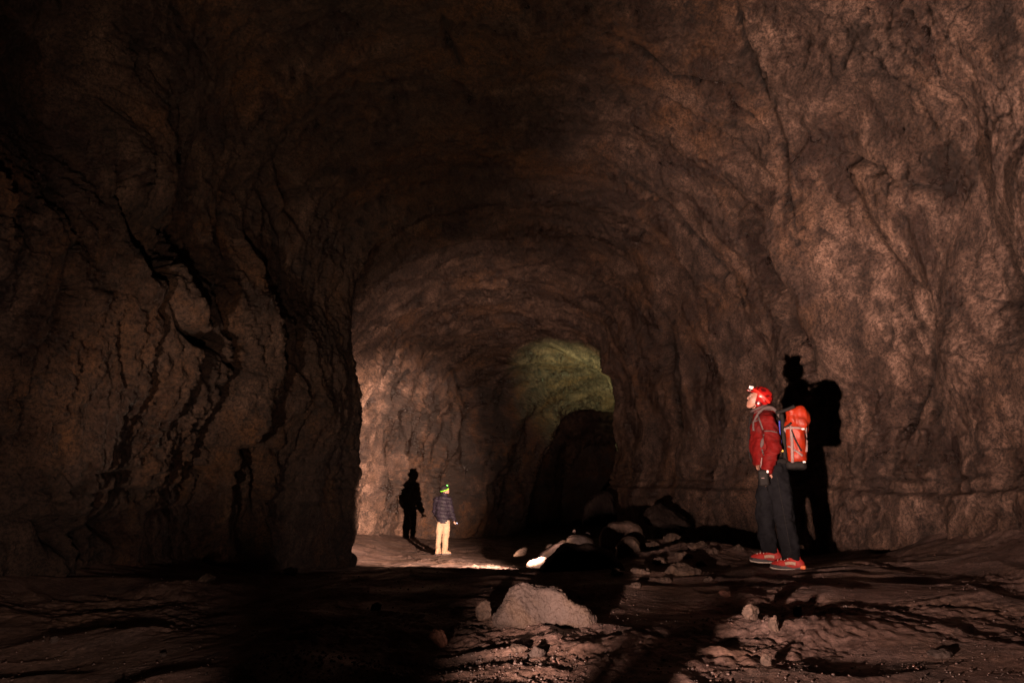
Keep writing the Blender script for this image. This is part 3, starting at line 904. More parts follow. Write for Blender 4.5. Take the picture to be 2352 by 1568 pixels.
stone(1110, 1424, 44, 44, .9, 61, M['brown_rock'], 'small round brown stone touching the left foot of the large pale boulder', G)
stone(1002, 1490, 58, 38, .7, 62, M['red_rock'], 'reddish stone lying alone in the dark centre foreground', G)
stone(862, 1402, 36, 20, .8, 63, M['brown_rock'], 'barely lit flat stone in the dark floor below the far person', G)
stone(1232, 1510, 70, 26, .6, 64, M['pale_rock'], 'flat pale slab just below the large pale boulder', G, sink=.3)
stone(1190, 1500, 46, 18, .7, 65, M['brown_rock'], 'thin brown slab beside the flat pale slab', G, sink=.3)
stone(1562, 1322, 120, 30, .5, 66, M['brown_rock'], 'long low slab of brown rock left of the shoes of the person in red', G, sink=.35, subdiv=4)
stone(1732, 1424, 54, 34, .7, 67, M['brown_rock'], 'pointed pinkish stone at the left end of the right hand mound', G, sink=.3)
stone(1836, 1412, 30, 26, .7, 68, M['brown_rock'], 'small pointed stone on the crest of the right hand mound', G)
stone(1786, 1452, 40, 34, .7, 69, M['brown_rock'], 'brown stone with a sharp black shadow on the near side of the mound', G, sink=.3)
stone(1764, 1530, 32, 26, .7, 70, M['brown_rock'], 'small stone at the bottom of the picture below the right hand mound', G)
stone(1668, 1372, 40, 16, .7, 71, M['red_rock'], 'flat rusty stone between the mound and the low brown slab', G, sink=.3)
stone(2168, 1512, 70, 18, .6, 72, M['pale_rock'], 'pale flat stone by the black hollow in the right foreground', G, sink=.32)
stone(1940, 1225, 24, 10, .8, 73, M['brown_rock'], 'little stone at the foot of the right wall behind the shoes', G)
stone(1606, 1262, 60, 14, .7, 74, M['brown_rock'], 'low dark slab half sunk in the floor behind the long brown slab', G, sink=.3)
stone(1690, 1238, 34, 14, .7, 75, M['brown_rock'], 'small grey brown stone left of the trouser legs of the person in red', G)
stone(120, 1478, 24, 16, .8, 76, M['pale_rock'], 'small pale stone on the dark floor at far left', G)
stone(372, 1508, 18, 12, .8, 77, M['pale_rock'], 'pea sized pale stone on the left floor', G)
stone(255, 1440, 16, 12, .8, 78, M['pale_rock'], 'single whitish pebble by the foot of the left wall', G)
stone(660, 1320, 46, 18, .8, 79, M['brown_rock'], 'brown stone by the dark foot of the left wall', G)
stone(470, 1345, 60, 22, .8, 80, M['brown_rock'], 'flat brown stone under the left wall', G)


for k, (vx_, vy_, w_, h_) in enumerate([(1420, 1322, 40, 16), (1478, 1318, 54, 20), (1520, 1296, 44, 18), (1572, 1284, 50, 16), (1500, 1262, 40, 20), (1548, 1246, 46, 18),
                                       (1612, 1300, 30, 14), (1640, 1272, 40, 14), (1590, 1238, 36, 14), (1650, 1228, 44, 14), (1462, 1350, 30, 14), (1700, 1268, 34, 14), (1530, 1338, 34, 12), (1630, 1336, 26, 12)]):
    stone(vx_, vy_, w_, h_, .8, 120 + k, M['brown_rock'], 'half buried brown stone of the low rubble mound left of the red shoes', 'stones of the low rubble mound', sink=.32, rough=.05)


def gravel():
    t = bpy.data.meshes.new('t'); bm = bmesh.new()
    bmesh.ops.create_icosphere(bm, subdivisions=1, radius=1)
    tv = np.array([v.co[:] for v in bm.verts]); tf = np.array([[v.index for v in f.verts] for f in bm.faces])
    bm.free(); bpy.data.meshes.remove(t)
    r = np.random.default_rng(23)
    V, Fc, n = [], [], 0
    placed = 0
    while placed < 9000:
        y = 2.75 + (r.random() ** 1.6) * 6.5
        x = r.uniform(-.85, .85) * y
        near_ = placed > 7500
        if near_:
            x, y = r.uniform(-1.3, .35), r.uniform(2.75, 3.7)
        if abs(x) > 4.3: continue
        if .5 + .7 * perlin(np.array([[x * 1.3, y * 1.3, 3.3]]), 90)[0] < r.random() * .9 and not near_: continue
        s = .0025 + .006 * r.random() ** 4 + (.012 * r.random() if r.random() < .008 else 0) + (.004 * r.random() if near_ else 0)
        sc = s * r.uniform(.6, 1.3, 3); sc[2] *= .75
        rot = np.array(Matrix.Rotation(r.uniform(0, 6.28), 3, 'Z') @ Matrix.Rotation(r.uniform(-.5, .5), 3, 'X'))
        v = tv * (1 + r.uniform(-.28, .28, (len(tv), 1)))
        v = (v * sc) @ rot.T + np.array([x, y, fz(x, y) + sc[2] * .45])
        V.append(v); Fc.append(tf + n); n += len(tv); placed += 1
    o = link_mesh('gravel', np.concatenate(V), np.concatenate(Fc), M['gravel'], smooth=False)
    tag(o, 'scattered glinting cinder grit and small pebbles over the cave floor', 'gravel', kind='stuff')


gravel()

# ------------------------------------------------------------------ people
M['skin'] = fabric('skin', (.36, .185, .14), (.30, .145, .105), rough=.5, nscale=14, bump=.05, spec=.4)
M['red_shell'] = fabric('red shell fabric', (.115, .003, .0027), (.088, .0024, .0022), rough=.75, nscale=16, bump=.3, spec=.15)
M['grey_trim'] = fabric('grey trim', (.075, .050, .050), rough=.7, nscale=80, bump=.1)
M['black'] = fabric('black nylon', (.012, .0105, .0105), rough=.7, nscale=60, bump=.15, spec=.12)
M['charcoal'] = fabric('charcoal trouser cloth', (.0088, .0088, .0105), (.0065, .0064, .0078), rough=.95, nscale=10, bump=.25, spec=.04)
M['orange'] = fabric('orange ripstop', (.29, .020, .004), (.235, .016, .003), rough=.5, nscale=12, bump=.25)
M['pack_grey'] = fabric('grey webbing', (.24, .16, .155), rough=.7, nscale=90, bump=.1)
M['blue'] = fabric('blue hose', (.05, .06, .35), rough=.25, nscale=20, bump=.02, spec=.7)
M['yellow'] = fabric('yellow tip', (.75, .45, .08), rough=.4, nscale=20, bump=.02)
M['coral'] = fabric('coral suede', (.42, .030, .025), (.36, .025, .02), rough=.65, nscale=50, bump=.15)
M['beige'] = fabric('beige mesh', (.50, .33, .25), rough=.8, nscale=90, bump=.15)
M['rubber'] = fabric('dark rubber', (.06, .05, .055), rough=.6, nscale=40, bump=.1)
M['white_sole'] = fabric('off white sole', (.70, .60, .52), rough=.6, nscale=40, bump=.05)
M['orange_heel'] = fabric('orange heel', (.80, .16, .03), rough=.5, nscale=30, bump=.05)
M['silver'] = fabric('pale metal', (.75, .70, .68), rough=.25, nscale=30, bump=.02, spec=1.0)
M['hair'] = fabric('dark hair', (.05, .03, .02), rough=.5, nscale=120, bump=.4)
M['tan'] = fabric('tan trouser cloth', (.30, .195, .130), (.25, .16, .105), rough=.85, nscale=9, bump=.18)
M['puffy'] = fabric('dark quilted nylon', (.013, .0095, .016), (.008, .006, .010), rough=.6, nscale=10, bump=.12, spec=.12)
M['boot'] = fabric('tan boot leather', (.34, .20, .13), (.25, .145, .095), rough=.6, nscale=20, bump=.2)
M['eye'] = fabric('eye white', (.8, .75, .7), rough=.2, nscale=5, bump=0, spec=.8)


def helmet_mat():
    m, nt, b = new_mat('red patterned helmet')
    tc = nt.nodes.new('ShaderNodeTexCoord')
    n = noise_node(nt, tc.outputs['Object'], 20, 2, .5, .3)
    c = ramp(nt, n, [(.42, (.06, .004, .005)), (.50, (.28, .006, .006)), (.72, (.35, .010, .009))])
    nt.links.new(c, b.inputs['Base Color'])
    b.inputs['Roughness'].default_value = .25
    b.inputs['Specular IOR Level'].default_value = .7
    return m


M['helmet'] = helmet_mat()
M['lens_red'] = emit_mat('lit lamp lens', (1, .55, .45), 3.0)
M['lens_white'] = emit_mat('torch lens', (.70, .75, 1), 1.6)
M['green_led'] = emit_mat('green lamp', (.10, .85, .12), .9)
M['lime'] = emit_mat('lime glowing band', (.16, .55, .02), .40)


def surf_line(bvh, pts, n=16, lift=.004, dirn=(0, 1, 0)):
    """points (X,Z) dropped on to the side of a garment"""
    out = []
    for X, Z in [(p[0], p[1]) for p in spline([(a, b, 0) for a, b in pts], n)]:
        h = bvh.ray_cast(Vector((X, -3, Z)), Vector(dirn))
        if h[0]:
            out.append(h[0] - Vector((0, lift, 0)))
    return out


def band(name, bvh, pts, r, mat, parent, off=(0, 0, 0), flat=.35, n=18):
    L = surf_line(bvh, pts, n)
    if len(L) < 3: return None
    L = [p - Vector(off) for p in L]
    V, Fc = tube_geo(L, r, 8, flat, up=(0, 1, 0))
    return link_mesh(name, V, Fc, mat, parent)


def near_person():
    base = floor_hit(1801, 1305)
    d = base.y * CT + base.z * ST
    S = d / 6.7
    rz = -math.atan2(base.x, base.y)
    per = empty('person', base, 'person in red jacket and red helmet, head tilted up, standing side on', 'person')
    per.rotation_euler.z = rz; per.scale = (S, S, S)

    def c1(cx, cy):
        Z = (1385 - cy) * .001565
        return ((cx - 450) * .001565 + .077 * Z, Z)

    a = math.radians(19)
    fd = np.array([-math.cos(a), 0, math.sin(a)]); up = np.array([math.sin(a), 0, math.cos(a)]); yy = np.array([0, 1.0, 0])
    hc = np.array([-.118, 0, 1.668])
    R = np.stack([fd, yy, up], 1)
    H = lambda x, y, z: hc + x * fd + y * yy + z * up
    # ---- body
    f = Field((-.32, -.36, .02), (.22, .36, 1.83), .0058)
    f.ell(H(-.012, 0, .035), (.092, .073, .092), .01, R)
    f.ell(H(.045, 0, -.032), (.052, .052, .072), .03, R)
    f.cap(H(.02, -.03, -.075), H(.07, -.012, -.092), .022, .018, .02).cap(H(.02, .03, -.075), H(.07, .012, -.092), .022, .018, .02)
    f.ell(H(.079, 0, -.092), (.020, .022, .017), .014, R)
    f.cap(H(.086, 0, .022), H(.109, 0, -.018), .008, .0105, .012)
    f.cap(H(.099, -.010, -.024), H(.099, .010, -.024), .008, .008, .006)
    f.ell(H(.082, 0, .030), (.016, .046, .012), .012, R)
    f.ell(H(.060, -.036, -.018), (.024, .022, .024), .015, R).ell(H(.060, .036, -.018), (.024, .022, .024), .015, R)
    f.ell(H(.094, 0, -.052), (.013, .024, .0085), .005, R).ell(H(.092, 0, -.068), (.013, .022, .009), .005, R)
    f.ell(H(.104, 0, -.060), (.012, .022, .0028), .003, R, sub=True)
    for s in (-1, 1):
        f.ell(H(.096, s * .031, .006), (.014, .016, .010), .006, R, sub=True)
        f.ell(H(.080, s * .031, .006), (.012, .014, .0125), .003, R)
        f.ell(H(-.005, s * .074, -.008), (.018, .009, .030), .006, R)
    f.cap((-.108, 0, 1.48), (-.112, 0, 1.60), .064, .056, .03)
    f.chain([((-.06, 0, 1.46), .085), ((-.08, 0, 1.32), .11), ((-.09, 0, 1.15), .105), ((-.06, 0, .95), .11)], .03, (1, .74, 1))
    arms = []
    for s, sh, el, wr in ((-1, (-.05, -.19, 1.43), (-.008, -.25, 1.17), (-.092, -.212, .955)), (1, (-.05, .19, 1.43), (-.04, .25, 1.17), (-.150, .165, 1.03))):
        f.chain([(sh, .05), (el, .040), (wr, .028)], .02)
        arms.append((sh, el, wr))
    f.chain([((-.01, -.09, .92), .08), ((.035, -.10, .5), .055), ((.083, -.10, .08), .04)], .02)
    f.chain([((-.06, .09, .90), .08), ((-.135, .12, .52), .055), ((-.122, .13, .12), .04)], .02)
    # hands: a palm, four fingers of unequal length bent at the knuckles, a thumb from the side
    def hand(w, pdir, side, nrm, curl):
        w = np.array(w, float); p = np.array(pdir, float); p /= np.linalg.norm(p)
        sd = np.array(side, float); sd -= p * (sd @ p); sd /= np.linalg.norm(sd)
        nm = np.array(nrm, float); nm -= p * (nm @ p) + sd * (nm @ sd); nm /= np.linalg.norm(nm)
        Rm = np.stack([p, sd, nm], 1)
        f.ell(w + p * .045, (.050, .040, .016), .012, Rm)
        for k, (o, L) in enumerate(((-.028, .062), (-.009, .075), (.010, .070), (.028, .054))):
            a0 = w + p * .082 + sd * o
            a1 = a0 + (p * math.cos(curl * .5) + nm * math.sin(curl * .5)) * L * .5
            a2 = a1 + (p * math.cos(curl) + nm * math.sin(curl)) * L * .32
            a3 = a2 + (p * math.cos(curl * 1.5) + nm * math.sin(curl * 1.5)) * L * .26
            f.chain([(a0 - p * .02, .0098), (a1, .0092), (a2, .0085), (a3, .0075)], .003)
        t0 = w + p * .030 - sd * .036
        t1 = t0 + (p * .6 - sd * .65 + nm * .3) * .036
        f.chain([(t0, .013), (t1, .011), (t1 + (p * .9 - sd * .15 + nm * .45) * .034, .0085)], .006)
    hand((-.100, -.212, .945), (-.12, 0.02, -1), (-1, 0, .1), (0, 1, 0), .5)
    hand((-.165, .135, 1.03), (-.25, -.85, -.30), (.1, .1, 1), (.9, -.2, .2), .7)
    f.ripple(.0015, 22, 3)
    field_obj('body', f, M['skin'], per)
    for s in (-1, 1):
        V, Q = Field(H(.086, s * .031, .006) - .02, H(.086, s * .031, .006) + .02, .002).ell(H(.0835, s * .031, .006), (.0095, .0115, .009), 0, R).mesh()
        link_mesh('eye', V, Q, M['eye'], per)
    # ---- hair showing under the helmet at the nape
    f = Field((-.2, -.1, 1.55), (.03, .1, 1.75), .005)
    f.ell(H(-.05, 0, -.02), (.052, .066, .05), .01, R)
    f.ripple(.006, 40, 5, (1, 1, .4))
    field_obj('hair', f, M['hair'], per, 0)
    # ---- trousers
    f = Field((-.3, -.28, .06), (.24, .30, 1.08), .0075)
    f.cap((-.03, -.075, .97), (-.03, .075, .97), .125, .125, .04)
    f.chain([((-.005, -.10, .93), .118), ((.022, -.105, .72), .104), ((.038, -.105, .50), .094), ((.066, -.105, .28), .088), ((.080, -.105, .10), .083)], .03)
    f.chain([((-.055, .10, .91), .112), ((-.112, .11, .70), .098), ((-.138, .12, .50), .088), ((-.132, .125, .30), .083), ((-.122, .13, .13), .078)], .03)
    f.cut(lambda X, Y, Z: np.where(X * 1.0 > -.02 + 0 * X, .095 - Z + .02 * np.sin(X * 30), .128 - Z + .01 * np.sin(X * 30)))
    f.ripple(.020, 7, 6, (1.3, 1.3, .8)); f.ripple(.011, 19, 7, (1, 1, 1.6))
    tr, V, Q = field_obj('trousers', f, M['charcoal'], per, 2)
    trb = BVHTree.FromPolygons(V.tolist(), Q.tolist())
    band('seam', trb, [(.0, .9), (.03, .6), (.05, .4), (.075, .14)], .0025, M['black'], tr)
    # ---- jacket
    f = Field((-.30, -.36, .88), (.16, .36, 1.64), .0068)
    f.chain([((-.072, 0, 1.47), .090), ((-.078, 0, 1.37), .130), ((-.098, 0, 1.18), .134), ((-.086, 0, .99), .128)], .04, (1, .72, 1))
    f.cut(lambda X, Y, Z: (1.00 + .04 * (X + .08)) - Z + .006 * np.sin(Y * 40))
    f.cap((-.052, -.15, 1.455), (-.052, .15, 1.455), .078, .078, .04)
    for sh, el, wr in arms:
        f.chain([(sh, .078), (el, .070), (wr, .056)], .025)
    f.cap((-.092, 0, 1.49), (-.098, 0, 1.555), .088, .082, .03)
    f.ell((-.01, 0, 1.535), (.062, .115, .05), .03)
    f.cap((-.100, 0, 1.52), (-.120, 0, 1.66), .064, .074, 0) if False else None
    f.ell((-.118, 0, 1.60), (.070, .066, .075), .008, sub=True)
    f.ripple(.017, 9, 8, (1.4, 1, 1)); f.ripple(.009, 24, 9, (.8, 1, 1.7))
    jk, V, Q = field_obj('jacket', f, M['red_shell'], per, 2)
    jb = BVHTree.FromPolygons(V.tolist(), Q.tolist())
    for line, r in (([c1(262, 412), c1(300, 396), c1(350, 392), c1(392, 402)], .007), ([c1(300, 412), c1(296, 440), c1(304, 470), c1(325, 530)], .010),
                    ([c1(330, 541), c1(370, 541), c1(410, 552)], .006), ([c1(252, 473), c1(278, 466), c1(300, 462)], .009),
                    ([c1(330, 560), c1(322, 590), c1(312, 640)], .007), ([c1(318, 650), c1(322, 670), c1(330, 690)], .008)):
        band('trim', jb, line, r, M['grey_trim'], jk)
    pc = surf_line(jb, [c1(322, 580), c1(318, 612), c1(312, 640)], 10)
    if len(pc) > 3:
        Vt, Ft = tube_geo(pc, [.004 + .014 * math.sin(math.pi * i / (len(pc) - 1)) for i in range(len(pc))], 8, .3)
        link_mesh('elbow_patch', Vt, Ft, M['grey_trim'], jk)
    # front zip and drawcord
    zp = [(-.215, .0, 1.50), (-.232, .0, 1.38), (-.250, .0, 1.18), (-.235, .0, 1.02)]
    tube('zip', zp, .006, M['black'], jk)
    tube('drawcord', [(c1(318, 700)[0], -.17, c1(318, 700)[1]), (c1(314, 730)[0], -.19, c1(314, 730)[1]), (c1(312, 768)[0], -.20, c1(312, 768)[1])], .006, M['pack_grey'], jk, flat=.5)
    # grey collar lining
    ring = [(-.118 + .082 * math.cos(t) , .078 * math.sin(t), 1.575 + .030 * math.cos(t)) for t in np.linspace(0, 2 * math.pi, 25)]
    Vt, Ft = tube_geo(ring, .013, 8, 1.0, up=(0, 0, 1)); link_mesh('collar', Vt, Ft, M['grey_trim'], jk)
    # cuffs
    for sh, el, wr in arms:
        w = np.array(wr); e = np.array(el); dv = (w - e) / np.linalg.norm(w - e)
        Vt, Ft = tube_geo([w + dv * .030, w + dv * .048, w + dv * .056], [.050, .050, .044], 20)
        link_mesh('cuff', Vt, Ft, M['red_shell'], jk)
    # ---- helmet
    f = Field((-.34, -.14, 1.52), (.06, .14, 1.86), .005)
    f.ell(H(-.016, 0, .045), (.116, .094, .098), .01, R)
    f.ell(H(-.055, 0, .00), (.070, .088, .070), .02, R)
    for s in (-1, 1):
        f.ell(H(-.012, s * .078, -.030), (.040, .018, .048), .012, R)
    def facecut(X, Y, Z):
        x = (X - hc[0]) * fd[0] + (Z - hc[2]) * fd[2]; z = (X - hc[0]) * up[0] + (Z - hc[2]) * up[2]
        c = np.minimum(.052 - z, x - .022)         # opening for the face
        nape = np.minimum(-.050 - z + 0 * x, 1.0)
        neck = np.minimum(-.012 - z, .060 - np.abs(Y))
        return np.maximum(np.maximum(c, nape - .03), neck)
    f.cut(facecut)
    f.box(H(.108, 0, .064), (.030, .050, .0085), .008, .012, np.stack([fd * .97 + up * -.22, yy, up * .97 + fd * .22], 1))
    he, V, Q = field_obj('helmet', f, M['helmet'], per, 1)
    hb = BVHTree.FromPolygons(V.tolist(), Q.tolist())
    pts = [H(.09, 0, .09), H(.05, 0, .078), H(-.02, 0, .045), H(-.09, 0, .005), H(-.118, 0, -.012)]
    band('strap', hb, [(p[0], p[2]) for p in pts], .012, fabric('red strap', (.75, .03, .02), rough=.4, nscale=50, bump=.05), he)
    lp = field_obj('headlamp', Field(H(.10, 0, .10) - .06, H(.10, 0, .10) + .06, .004).box(H(.098, 0, .100), (.020, .028, .018), .008, 0, R), M['silver'], he)[0]
    c0 = H(.119, 0, .102)
    Vt, Ft = tube_geo([c0 - fd * .004, c0 + fd * .004], .014, 16); link_mesh('lamp_lens', Vt, Ft, M['lens_red'], he)
    for s in (-1, 1):
        tube('chin_strap', [H(.0, s * .07, -.06), H(.03, s * .055, -.095), H(.055, 0, -.118)], .004, M['black'], he)
    # ---- shoes
    for cx, cyy, cz, yaw in ((.03, -.105, .0, -.14), (-.165, .13, .035, -.04)):
        sh = bpy.data.objects.new('shoe', None)
        f = Field((-.19, -.08, -.01), (.19, .08, .17), .005)
        f.chain([((.115, 0, .055), .046), ((.04, 0, .062), .046), ((-.05, 0, .050), .043), ((-.115, 0, .040), .034)], .03)
        f.cap((.085, 0, .07), (.075, 0, .125), .050, .050, .03)
        f.cut(lambda X, Y, Z: .022 - Z); f.ripple(.002, 40, 4)
        up_, V, Q = field_obj('shoe', f, M['coral'], per, 1)
        up_.location = (cx, cyy, cz); up_.rotation_euler.z = yaw
        sb = BVHTree.FromPolygons(V.tolist(), Q.tolist())
        # sole: two layers cut to the foot's outline
        outl = [(-.155, 0), (-.148, .026), (-.118, .043), (-.06, .048), (.0, .042), (.06, .038), (.12, .042), (.155, .030), (.165, 0)]
        outl = outl + [(x, -y) for x, y in outl[-2:0:-1]]
        def slab(nm, z0, z1, gr, mat, xr=None):
            vs, k = [], len(outl)
            for z, g in ((z0, gr - .003), (z0 + .004, gr), (z1 - .003, gr), (z1, gr - .004)):
                for x, y in outl:
                    rise = .012 * max(0, (-x - .07) / .08) ** 2
                    vs.append((x * (1 + g * 6), y * (1 + g * 20), z + rise))
            fs = [tuple(range(k))[::-1], tuple(range(3 * k, 4 * k))]
            for l in range(3):
                for j in range(k): fs.append((l * k + j, l * k + (j + 1) % k, (l + 1) * k + (j + 1) % k, (l + 1) * k + j))
            return link_mesh(nm, vs, fs, mat, up_, smooth=False)
        slab('sole', 0.0, .0125, .004, M['white_sole']); slab('rand', .0125, .042, .002, M['rubber'])
        hl = Field((.08, -.08, -.005), (.2, .08, .08), .005).box((.140, 0, .034), (.030, .044, .020), .012, 0)
        field_obj('heel', hl, M['orange_heel'], up_)
        band('side_panel', sb, [(-.01, .062), (.04, .070), (.085, .066)], .016, M['beige'], up_, flat=.25)
        for k in range(4):
            x = -.075 + k * .030; z = .080 + k * .011
            tube('lace', [(x, -.036, z - .012), (x - .004, -.015, z + .012), (x, .015, z + .012), (x + .004, .036, z - .012)], .0042, M['white_sole'], up_, n=10)
    # ---- backpack (lifts off the person: a thing of its own)
    B = Vector((.19, 0, .95))
    Mx = Matrix.Translation(base) @ Matrix.Rotation(rz, 4, 'Z') @ Matrix.Scale(S, 4)
    bp = empty('backpack', Mx @ B, 'orange and grey hiking backpack with black straps on the back of the person in red', 'backpack')
    bp.rotation_euler.z = rz; bp.scale = (S, S, S)
    def fld(lo, hi, h=.007): return Field(np.array(lo) - np.array(B), np.array(hi) - np.array(B), h)
    lb = lambda p: np.array(p) - np.array(B)
    f = fld((.05, -.22, .93), (.40, .22, 1.68))
    f.box(lb((.195, 0, 1.21)), (.100, .150, .215), .07, .02)
    f.box(lb((.205, 0, 1.36)), (.098, .146, .07), .06, .05)
    f.ripple(.016, 9, 14, (1, 1, .6)); f.ripple(.007, 24, 15, (1, 1, .7))
    bag, V, Q = field_obj('bag', f, M['orange'], bp, 1)
    bb = BVHTree.FromPolygons((V + np.array(B)).tolist(), Q.tolist())
    f = fld((.08, -.22, 1.3), (.44, .22, 1.72))
    f.box(lb((.232, 0, 1.475)), (.102, .154, .098), .062, .02)
    f.ell(lb((.262, 0, 1.40)), (.078, .150, .12), .06)
    f.ripple(.020, 10, 16); f.ripple(.010, 26, 17, (1, 1, .8))
    lid, V2, Q2 = field_obj('lid', f, M['orange'], bp, 1)
    lbv = BVHTree.FromPolygons((V2 + np.array(B)).tolist(), Q2.tolist())
    f = fld((.04, -.2, .90), (.36, .2, 1.12)); f.box(lb((.185, 0, .995)), (.098, .145, .045), .035, 0); f.ripple(.008, 14, 18)
    field_obj('base', f, M['black'], bp)
    f = fld((.02, -.2, .95), (.18, .2, 1.58)); f.box(lb((.090, 0, 1.24)), (.024, .128, .27), .022, 0); f.ripple(.006, 18, 19)
    field_obj('back_panel', f, M['black'], bp)
    for line, r in (([c1(453, 525), c1(458, 600), c1(466, 690)], .013), ([c1(488, 505), c1(495, 600), c1(497, 700), c1(499, 765)], .014),
                    ([c1(572, 480), c1(577, 560), c1(580, 610), c1(578, 668)], .015), ([c1(440, 520), c1(500, 518), c1(568, 526)], .011),
                    ([c1(505, 655), c1(530, 672), c1(556, 694)], .010), ([c1(470, 632), c1(490, 640)], .010)):
        band('strap', bb, line, r, M['pack_grey'], bp, off=B, flat=.3)
    for line, r in (([c1(492, 530), c1(510, 580), c1(530, 625), c1(550, 665)], .008), ([c1(458, 470), c1(478, 468), c1(494, 480), c1(470, 505), c1(442, 515)], .010), ([c1(480, 470), c1(488, 430), c1(478, 410)], .010)):
        band('black_strap', bb, line, r, M['black'], bp, off=B, flat=.5)
    tube('lid_bar', [lb((c1(400, 418)[0], -.13, c1(400, 418)[1])), lb((c1(450, 408)[0], -.165, c1(450, 408)[1])), lb((c1(512, 383)[0], -.165, c1(512, 383)[1]))], .018, M['black'], bp, flat=.6)
    tube('shoulder_strap', [lb((.08, -.09, 1.46)), lb((.01, -.105, 1.565)), lb((-.09, -.105, 1.555)), lb((-.17, -.10, 1.44)), lb((-.185, -.12, 1.34))], .016, M['grey_trim'], bp, flat=.5)
    tube('shoulder_strap', [lb((.08, .09, 1.46)), lb((.01, .105, 1.565)), lb((-.09, .105, 1.555)), lb((-.17, .10, 1.44)), lb((-.185, .12, 1.34))], .016, M['grey_trim'], bp, flat=.5)
    tube('hip_belt', [lb((.09, -.13, 1.03)), lb((.0, -.165, 1.03)), lb((-.03, -.17, 1.025))], .030, M['black'], bp, flat=.5)
    hs = [lb((c1(421, 470)[0], -.165, c1(421, 470)[1])), lb((c1(424, 560)[0], -.18, c1(424, 560)[1])), lb((c1(431, 610)[0], -.18, c1(431, 610)[1])), lb((c1(438, 655)[0], -.17, c1(438, 655)[1]))]
    tube('drinking_hose', hs, .0075, M['blue'], bp)
    p0 = Vector(hs[-1]); tube('hose_tip', [p0, p0 + Vector((.001, 0, -.012)), p0 + Vector((.002, 0, -.020))], .011, M['yellow'], bp, n=4)
    for q in (c1(566, 732), c1(560, 527)):
        V, Q = Field((-.03, -.03, -.03), (.03, .03, .03), .004).box((0, 0, 0), (.014, .007, .010), .004, 0).mesh()
        bk = link_mesh('buckle', V, Q, M['silver'], bp); bk.location = lb((q[0], -.158, q[1]))
    # ---- pouch on the front of the near hip
    x, z = c1(330, 832)
    Bp = Vector((x, -.245, z - .085))
    po = empty('pouch', Mx @ Bp, 'black camera pouch hanging at the front hip of the person in red', 'pouch')
    po.rotation_euler.z = rz; po.scale = (S, S, S)
    f = Field((-.08, -.06, -.02), (.08, .06, .22), .005)
    f.box((0, 0, .088), (.050, .030, .080), .028, 0); f.box((0, -.002, .140), (.052, .033, .030), .026, .006); f.ripple(.004, 18, 21)
    field_obj('pouch_body', f, M['black'], po)
    V, Q = Field((-.03, -.03, -.03), (.03, .03, .03), .003).box((0, 0, 0), (.010, .005, .014), .004, 0).mesh()
    b_ = link_mesh('buckle', V, Q, M['silver'], po); b_.location = (.040, -.030, .150)
    V, Q = Field((-.03, -.03, -.02), (.03, .03, .02), .002).box((0, 0, 0), (.015, .003, .004), .002, 0).mesh()
    b_ = link_mesh('badge', V, Q, M['pack_grey'], po); b_.location = (-.008, -.031, .088)
    tube('belt_loop', [(-.01, .02, .165), (0, .025, .20), (.012, .03, .225)], .010, M['black'], po, flat=.4)
    return base


